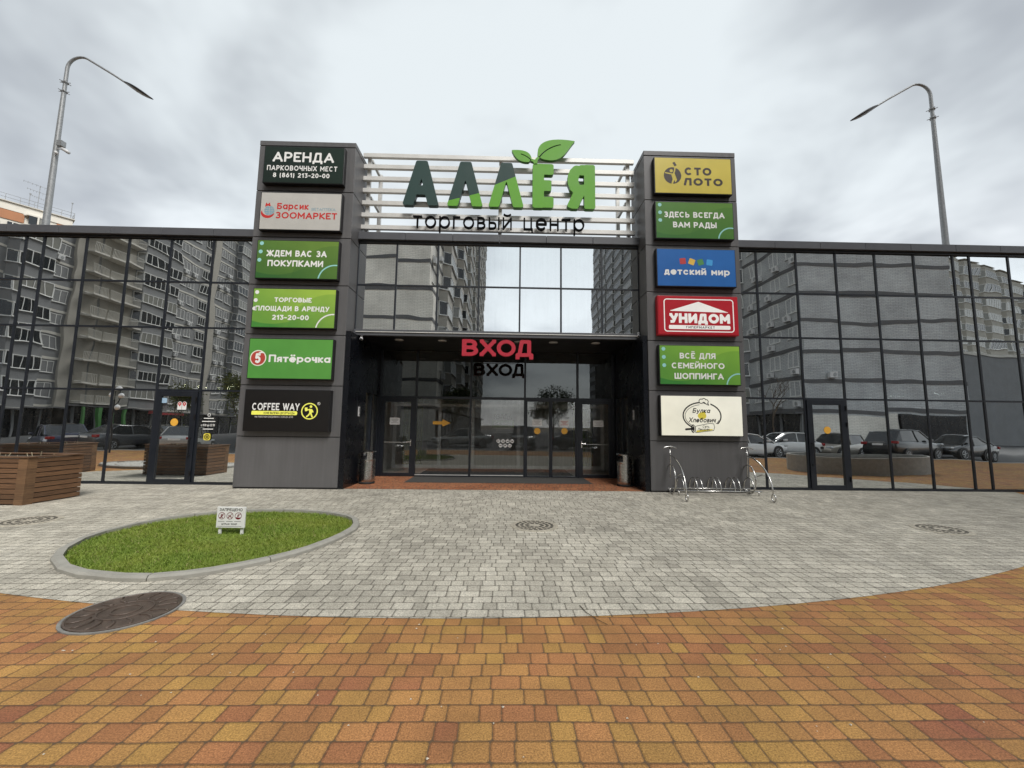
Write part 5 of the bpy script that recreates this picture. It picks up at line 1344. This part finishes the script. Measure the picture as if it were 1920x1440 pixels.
# far right: long pale block above a blank grey hall
bf = Block('long low pale block with rows of small windows far to the right', (150, -88, 0), -PI-.35, 80, 14, 8, M['cream_render'], None, None, 12)
for i in range(10): column(bf, 'rib', 3+i*7.5, 9+i*7.5, 90+i, mat=M['render_beige'])
bf.finish(M['band_pale'])
hall = thing('grey_hall', 'plain grey flat roofed hall standing beyond the right parking', 'building', (52, -50, 0), -.12)
bx('wall', 0, 70, -30, 0, -.1, 14.2, M['render_grey'], hall); bx('roof_edge', -.2, 70.2, -30.2, .2, 14.201, 14.6, M['band_pale'], hall)
# the building seen above the parapet on the left
bo = thing('apartment_building', 'white and orange apartment building with roof railing above the parapet at far left', 'apartment block', (-62.4, 46, 0), R(-37))
bx('wall', -22, 0, -40, 0, 0, 29.25, M['cream_render'], bo)
bx('orange_band', .002, .1, -14, -4.25, 28.0, 29.2, M['orange_render'], bo)
bx('orange_band', .002, .1, -1.35, -.02, 28.5, 29.2, M['orange_render'], bo)
bx('orange_band', -4, -.02, .002, .1, 28.5, 29.2, M['orange_render'], bo)
bx('parapet', -22, .12, -40, .12, 29.252, 30.3, M['cream_render'], bo)
bx('roof_slab', -22.2, .3, -40.2, .3, 30.303, 30.42, M['band_pale'], bo)
B_ = [(.0,-4.4),(.8,-4.0),(.8,-2.7),(.0,-2.4)]
MB().prism(B_, 29.05, 29.248).build('balcony_roof', M['cream_render'], bo)
MB().prism(B_, 26.9, 27.85).build('balcony', M['cream_render'], bo)
bx('window', .05, .74, -3.9, -3.2, 27.86, 29.04, M['wglass'], bo); bx('window', .05, .72, -2.98, -2.75, 27.86, 29.04, M['wglass'], bo)
bx('pillar', .55, .82, -3.15, -2.98, 27.855, 29.045, M['cream_render'], bo)
for y in (-7.2, -5.6, -2.2, -1.3):
    bx('window', .101, .14, y, y+.95, 26.3, 27.7, M['wglass'], bo); bx('window_frame', .141, .17, y+.42, y+.5, 26.3, 27.7, M['pvc'], bo); bx('window_sill', .101, .22, y-.05, y+1.0, 26.2, 26.295, M['pvc'], bo)
mb = MB()
for q in [.2-i*1.25 for i in range(30)]: mb.tube([(.2,q,30.42),(.2,q,31.3)], .03, 5)
for q in [-i*1.25 for i in range(16)]: mb.tube([(q,.2,30.42),(q,.2,31.3)], .03, 5)
for z in (30.85, 31.3): mb.tube([(.2,-37,z),(.2,.2,z)], .026, 5); mb.tube([(.2,.2,z),(-20,.2,z)], .026, 5)
mb.build('roof_railing', M['galv'], bo)
for (x, y, h) in ((.15,-.15,2.2), (-.6,-4.0,2.0)):
    mb = MB(); mb.tube([(x,y,30.42),(x,y,30.42+h)], .035, 6); mb.lathe([(.0,0),(.1,.05),(.1,.2),(0,.25)], 8, (x,y,30.4+h)); mb.build('mast', M['galv'], bo)
mb = MB(); x, y = -1.2, -3.2
mb.tube([(x,y,30.42),(x,y,34.3)], .035, 6)
for z, l in ((34.1,1.5),(33.2,1.1),(32.4,.8)):
    mb.tube([(x-.2,y-l,z+.3),(x+.2,y+l*.7,z)], .022, 5)
    for i in range(7):
        q = -l + i*l*.26; mb.tube([(x-.35,y+q,z+.2-.04*i),(x+.35,y+q,z+.2-.04*i)], .014, 4)
mb.build('aerial', M['galv'], bo)

# ------------------------------------------------------------------ parked cars (mirrored in the glass)
def carpaint(name, c, metal=.3):
    m, t, out = newmat(name); p = principled(t, out, c, .32, metal, None, .5); p.inputs['Coat Weight'].default_value = .8; p.inputs['Coat Roughness'].default_value = .05; return m
PAINT = {'white': carpaint('white_car_paint', (.72,.72,.71), 0), 'black': carpaint('black_car_paint', (.008,.009,.011)), 'blue': carpaint('dark_blue_car_paint', (.015,.022,.06)), 'silver': carpaint('silver_car_paint', (.42,.42,.41), .5), 'beige': carpaint('beige_car_paint', (.36,.33,.28), .4), 'grey': carpaint('grey_car_paint', (.07,.075,.085), .4)}
M['car_glass'] = simple('car_glass', (.012,.015,.017), .04, 0, .02, 1., 0, .7)
M['tail'] = simple('tail_lamp', (.28,.008,.01), .2); M['head'] = simple('head_lamp', (.6,.62,.63), .12); M['rim'] = simple('alloy_rim', (.4,.4,.4), .3, .8)
def car(style, paint, x, y, heading, label):
    """nose along local +x"""
    t = thing('parked_car', label, 'car', (x, y, -.12), heading, 'parked cars mirrored in the glass')
    L = {'sedan':4.7,'wagon':4.5,'suv':4.7}[style]; hw = .9; belt = .92 if style != 'suv' else 1.08; roof = 1.46 if style != 'suv' else 1.72; clr = .2 if style != 'suv' else .26
    if style == 'sedan': prof = [(0,.52,.80),(.03,.40,.92),(.25,.28,1.00),(.9,clr,1.0),(1.4,clr,belt+.02),(2.3,clr,belt),(3.1,clr,belt-.02),(3.7,clr,.84),(4.3,.24,.74),(4.62,.32,.66),(4.7,.42,.56)]; gh = [(.62,1.0),(1.35,roof-.03),(2.2,roof),(2.75,roof-.06),(3.62,.86)]
    elif style == 'wagon': prof = [(0,.48,.86),(.04,.36,.98),(.3,.26,1.0),(.9,clr,.98),(1.4,clr,belt+.03),(2.3,clr,belt),(3.0,clr,belt),(3.5,clr,.88),(4.1,.24,.80),(4.42,.3,.7),(4.5,.42,.58)]; gh = [(.1,1.0),(.5,roof),(1.6,roof+.03),(2.5,roof-.03),(3.45,.9)]
    else: prof = [(0,.55,1.0),(.04,.42,1.1),(.3,.32,1.12),(.9,clr,1.1),(1.4,clr,belt+.02),(2.3,clr,belt),(3.1,clr,belt),(3.6,clr,1.04),(4.2,.3,.96),(4.62,.36,.84),(4.7,.48,.66)]; gh = [(.12,1.1),(.62,roof-.04),(1.6,roof),(2.6,roof-.05),(3.45,1.06)]
    def wid(q): u = q/L; return hw*(1-.16*abs(2*u-1)**4)
    vs = []; fs = []; n = len(prof)
    for (q, zb, zt) in prof:
        w0 = wid(q); zm = zb+(zt-zb)*.55
        sec = [(-w0*.86,zb),(-w0*.98,zb+.1),(-w0,zm),(-w0*.95,zt-.05),(-w0*.82,zt),(0,zt+.03),(w0*.82,zt),(w0*.95,zt-.05),(w0,zm),(w0*.98,zb+.1),(w0*.86,zb)]
        vs += [(q-L/2, a, b) for a, b in sec]
    m = 11
    for i in range(n-1):
        for j in range(m-1): fs.append((i*m+j, (i+1)*m+j, (i+1)*m+j+1, i*m+j+1))
        fs.append((i*m+m-1, (i+1)*m+m-1, (i+1)*m, i*m))
    fs += [tuple(range(m)), tuple((n-1)*m+j for j in range(m-1,-1,-1))]
    bo_ = MB().add(vs, fs).build('body', PAINT[paint], t, True); sb = bo_.modifiers.new('sub', 'SUBSURF'); sb.levels = sb.render_levels = 2
    # glasshouse
    vs = []; fs = []
    base = lambda q: np.interp(q, [p[0] for p in prof], [p[2] for p in prof]) - .03
    for (q, z) in gh:
        zb = base(q); k = max(0, (z-zb)/.5); w0 = wid(q)*.88; w1 = w0*(1-.17*min(1, k))
        vs += [(q-L/2,-w0,zb),(q-L/2,-w1,z),(q-L/2,-w1*.6,z+.025*min(1,k)),(q-L/2,w1*.6,z+.025*min(1,k)),(q-L/2,w1,z),(q-L/2,w0,zb)]
    for i in range(len(gh)-1):
        for j in range(5): fs.append((i*6+j, (i+1)*6+j, (i+1)*6+j+1, i*6+j+1))
    MB().add(vs, fs).build('windows', M['car_glass'], t, False)
    mb = MB(); rp = []
    for (q, z) in gh[1:-1]:
        zb = base(q); w0 = wid(q)*.88; w1 = w0*.83
        rp.append([(q-L/2,-w1-.012,z-.03),(q-L/2,-w1*.6,z+.04),(q-L/2,w1*.6,z+.04),(q-L/2,w1+.012,z-.03)])
    for A, B in zip(rp[:-1], rp[1:]):
        b = A+B; mb.add(b, [(0,4,5,1),(1,5,6,2),(2,6,7,3)])
    mb.build('roof', PAINT[paint], t)
    mb = MB()
    for s in (-1, 1):
        for a, b in zip(gh[:-1], gh[1:]):
            P = []
            for (q, z) in (a, b):
                zb = base(q); k = max(0, min(1, (z-zb)/.5)); P.append((q-L/2, s*(wid(q)*.88*(1-.17*k)+.008), z))
            if abs(P[0][2]-P[1][2]) > .12 or True: mb.tube(P, .032, 6)
        q = 2.0; zb = base(q); mb.tube([(q-L/2, s*(wid(q)*.88+.006), zb), (q-L/2-.05, s*(wid(q)*.74+.006), roof-.04)], .035, 6)
    mb.build('pillar', PAINT[paint], t)
    for q in (.88, L-.92):
        for s in (-1, 1):
            wl = bpy.data.objects.new('wheel', None); C.objects.link(wl); wl.parent = t; wl.location = (q-L/2, s*(hw-.09), .325); wl.rotation_euler = (PI/2, 0, 0)
            MB().lathe([(.2,-.1),(.31,-.1),(.33,-.07),(.33,.07),(.31,.1),(.2,.1)], 24).build('tyre', M['rubber'], wl, True)
            mb = MB().lathe([(.2,-.101),(.2,.101)], 20)
            mb.cur = 0; mb.build('rim_barrel', M['black'], wl)
            mb = MB()
            for sd in (-1, 1):
                for i in range(7):
                    a = 2*PI*i/7; c, s_ = math.cos(a), math.sin(a); mb.tube([(.03*c,.03*s_,.106*sd),(.2*c,.2*s_,.104*sd)], .022, 5)
                mb.ring((0,0,.104*sd), (1,0,0), (0,1,0), .2, .016, 20, 5)
            mb.build('rim', M['rim'], wl)
            MB().lathe([(.375,-.105),(.375,.098)], 20).build('wheel_arch', M['black'], wl)
    zr = .80 if style != 'suv' else .98; zf = .66 if style != 'suv' else .86
    for s in (-1, 1):
        MB().box(-L/2-.005, -L/2+.16, *sorted((s*.52, s*.83)), zr-.02, zr+.13).build('tail_light', M['tail'], t, bevel=.03)
        MB().box(L/2-.30, L/2-.06, *sorted((s*.46, s*.80)), zf-.02, zf+.10).build('headlight', M['head'], t, bevel=.04)
        MB().box(.55, .75, *sorted((s*.86, s*1.02)), belt+.02, belt+.14).build('mirror', PAINT[paint], t, bevel=.03)
    MB().box(-L/2-.025, -L/2+.02, -.26, .26, zr-.06, zr+.05).build('number_plate', M['white'], t)
    MB().box(L/2-.02, L/2+.015, -.26, .26, .42, .53).build('number_plate', M['white'], t)
    MB().box(L/2-.10, L/2-.012, -.4, .4, zf-.12, zf+.05).build('grille', M['black'], t, bevel=.02)
    return t
car('sedan', 'white', 14.2, -12.9, R(-14), 'white sedan parked nose out beside the right flower bed')
car('sedan', 'white', 17.6, -14.6, R(172), 'white sedan parked tail out, second on the right')
car('wagon', 'beige', 21.6, -15.2, R(155), 'beige estate car parked tail out on the right')
car('suv', 'black', 23.7, -12.9, R(-20), 'black off-road car parked nose out on the right')
car('sedan', 'black', 28.2, -13.9, R(165), 'black sedan parked tail out, last on the right')
car('sedan', 'blue', -25.2, -12.9, R(214), 'dark blue sedan parked nose out on the left')
car('sedan', 'black', -24.0, -18.6, R(6), 'black sedan parked in the second row on the left')
car('sedan', 'grey', -22.3, -14.0, R(-80), 'dark grey sedan parked tail out on the left')
car('sedan', 'silver', -18.8, -14.0, R(-112), 'silver sedan parked tail out on the left')
car('suv', 'black', -9.6, -15.6, R(8), 'black off-road car parked left of the centre')
car('sedan', 'silver', -3.2, -17.2, R(165), 'silver sedan parked across behind the centre')
car('suv', 'black', 1.6, -16.2, R(95), 'black off-road car parked tail on behind the centre')
car('sedan', 'grey', 6.2, -16.4, R(15), 'dark grey sedan parked right of the centre')
car('wagon', 'silver', 9.6, -17.2, R(80), 'silver estate car parked right of the centre')

# ------------------------------------------------------------------ raised oval flower bed and pebble bed outside the frame
fb = thing('flower_bed', 'low oval grey concrete flower bed outside the right edge', 'flower bed', (13.9, -5.0, 0))
E_ = [(2.6*math.cos(2*PI*i/40), 1.5*math.sin(2*PI*i/40)) for i in range(40)]; I_ = [(a*.95, b*.92) for a, b in E_]
mb = MB(); n = 40
mb.add([(a,b,0) for a,b in E_]+[(a,b,.62) for a,b in E_]+[(a,b,.62) for a,b in I_]+[(a,b,.45) for a,b in I_], [(i,(i+1)%n,n+(i+1)%n,n+i) for i in range(n)]+[(n+i,n+(i+1)%n,2*n+(i+1)%n,2*n+i) for i in range(n)]+[(2*n+i,2*n+(i+1)%n,3*n+(i+1)%n,3*n+i) for i in range(n)])
mb.build('wall', M['concrete'], fb); MB().prism(I_, .3, .5).build('soil', M['soil'], fb)
pbd = [(-12.2+2.4*math.cos(2*PI*i/24), -4.6+1.3*math.sin(2*PI*i/24)) for i in range(24)]
kb2, inn2 = kerb_ring('pebble_bed_kerb', pbd, .11, .085, M['concrete']); tag(kb2, 'concrete kerb ring of the pebble bed outside the left edge', 'kerb')
mb = MB(); rgq = random.Random(9)
for i in range(900):
    a = rgq.uniform(0, 2*PI); q = math.sqrt(rgq.random()); x, y = -12.2+2.2*q*math.cos(a), -4.6+1.12*q*math.sin(a); r = rgq.uniform(.04,.09)
    mb.add([(x+r*u, y+r*v, .05+r*.6*w_) for u, v, w_ in ((1,0,0),(0,1,0),(-1,0,0),(0,-1,0),(0,0,1))], [(0,1,4),(1,2,4),(2,3,4),(3,0,4)])
tag(mb.build('white_pebbles', simple('white_pebble', (.6,.58,.53), .8), smooth=False), 'white pebbles filling the bed outside the left edge', 'pebbles', kind='stuff')

# ------------------------------------------------------------------ trees mirrored in the glass
def leafmat(name, c0, c1):
    m, t, out = newmat(name); g = t.n('ShaderNodeNewGeometry').outputs['Random Per Island']
    principled(t, out, t.mix(g, c0, c1), .6); return m
LM = leafmat('spring_leaves', (.07,.10,.02), (.20,.21,.05)); LM2 = leafmat('dark_leaves', (.03,.055,.018), (.08,.11,.03)); M['bark'] = simple('bark', (.09,.065,.045), .9, 0, .3, 12.)
def tree(x, y, h, r, leaves, label, lm, seed):
    t = thing('tree', label, 'tree', (x, y, -.12), 0, 'young trees by the parking')
    g = random.Random(seed); mb = MB(); tips = []
    def br(p, d, L, rr, dep):
        q = p + d*L; mid = p + d*L*.5 + Vector((g.gauss(0,.05),g.gauss(0,.05),0))*L
        mb.tube([p, mid, q], rr, 6, False, rr*.6); tips.append(q); tips.append(mid)
        if dep > 0:
            for i in range(g.choice((2,3,3))):
                nd = (d + Vector((g.gauss(0,.45),g.gauss(0,.45),g.gauss(.12,.25)))).normalized(); br(q, nd, L*g.uniform(.6,.8), rr*.58, dep-1)
    br(Vector((0,0,0)), Vector((0,0,1)), h*.34, h*.016, 4)
    mb.build('trunk', M['bark'], t)
    if leaves:
        lb = MB(); tp = [q for q in tips if q.z > h*.3]
        for i in range(leaves):
            p = g.choice(tp) + Vector((g.gauss(0,r),g.gauss(0,r),g.gauss(0,r))); a = Vector((g.gauss(0,1),g.gauss(0,1),g.gauss(0,1))).normalized(); b = a.orthogonal().normalized(); s_ = g.uniform(.05,.11)
            lb.add([p-a*s_, p+b*s_*.6, p+a*s_, p-b*s_*.6], [(0,1,2,3)])
        lb.build('crown', lm, t)
tree(-19.5, -19.5, 5.2, .3, 5000, 'leafy green young tree behind the silver car', LM, 1)
tree(-16.8, -20.5, 4.6, .32, 4500, 'wide leafy tree beside the left apartment block', LM, 2)
tree(-27.5, -24, 5.0, .3, 3500, 'green tree by the left block balconies', LM, 4)
tree(20.9, -20.5, 6.0, .15, 0, 'bare slender tree before the right blank wall', LM, 3)
tree(-4.5, -22, 5.0, .3, 4500, 'dark leafy tree behind the centre cars', LM2, 5)
tree(4.5, -21.5, 4.8, .3, 4500, 'dark leafy tree behind the centre cars, further right', LM2, 6)
tree(16.6, -21.5, 2.0, .25, 2500, 'low green shrub in front of the right block', LM, 7)
def globe_lamp(x, y, label):
    t = thing('globe_lantern', label, 'street lamp', (x, y, -.1), 0, 'globe lanterns by the parking')
    MB().tube([(0,0,0),(0,0,2.7)], .045, 8).build('pole', M['black'], t)
    for dx, z in ((-.3,2.95),(.32,2.9),(0,3.3),(.2,2.35)):
        MB().tube([(0,0,2.4),(dx*.6,0,z-.35),(dx,0,z-.1)], .02, 6).build('arm', M['black'], t)
        MB().lathe([(.0,-.13),(.09,-.09),(.13,0),(.09,.09),(0,.13)], 12, (dx,0,z)).build('globe', M['white'], t, True)
globe_lamp(-19.2, -9.6, 'black lantern with white globes before the grey sedan')
globe_lamp(-26.5, -10.5, 'black lantern with white globes near the blue car')
for o in protos + [PROTO]:
    try: bpy.data.objects.remove(o, do_unlink=True)
    except Exception: pass
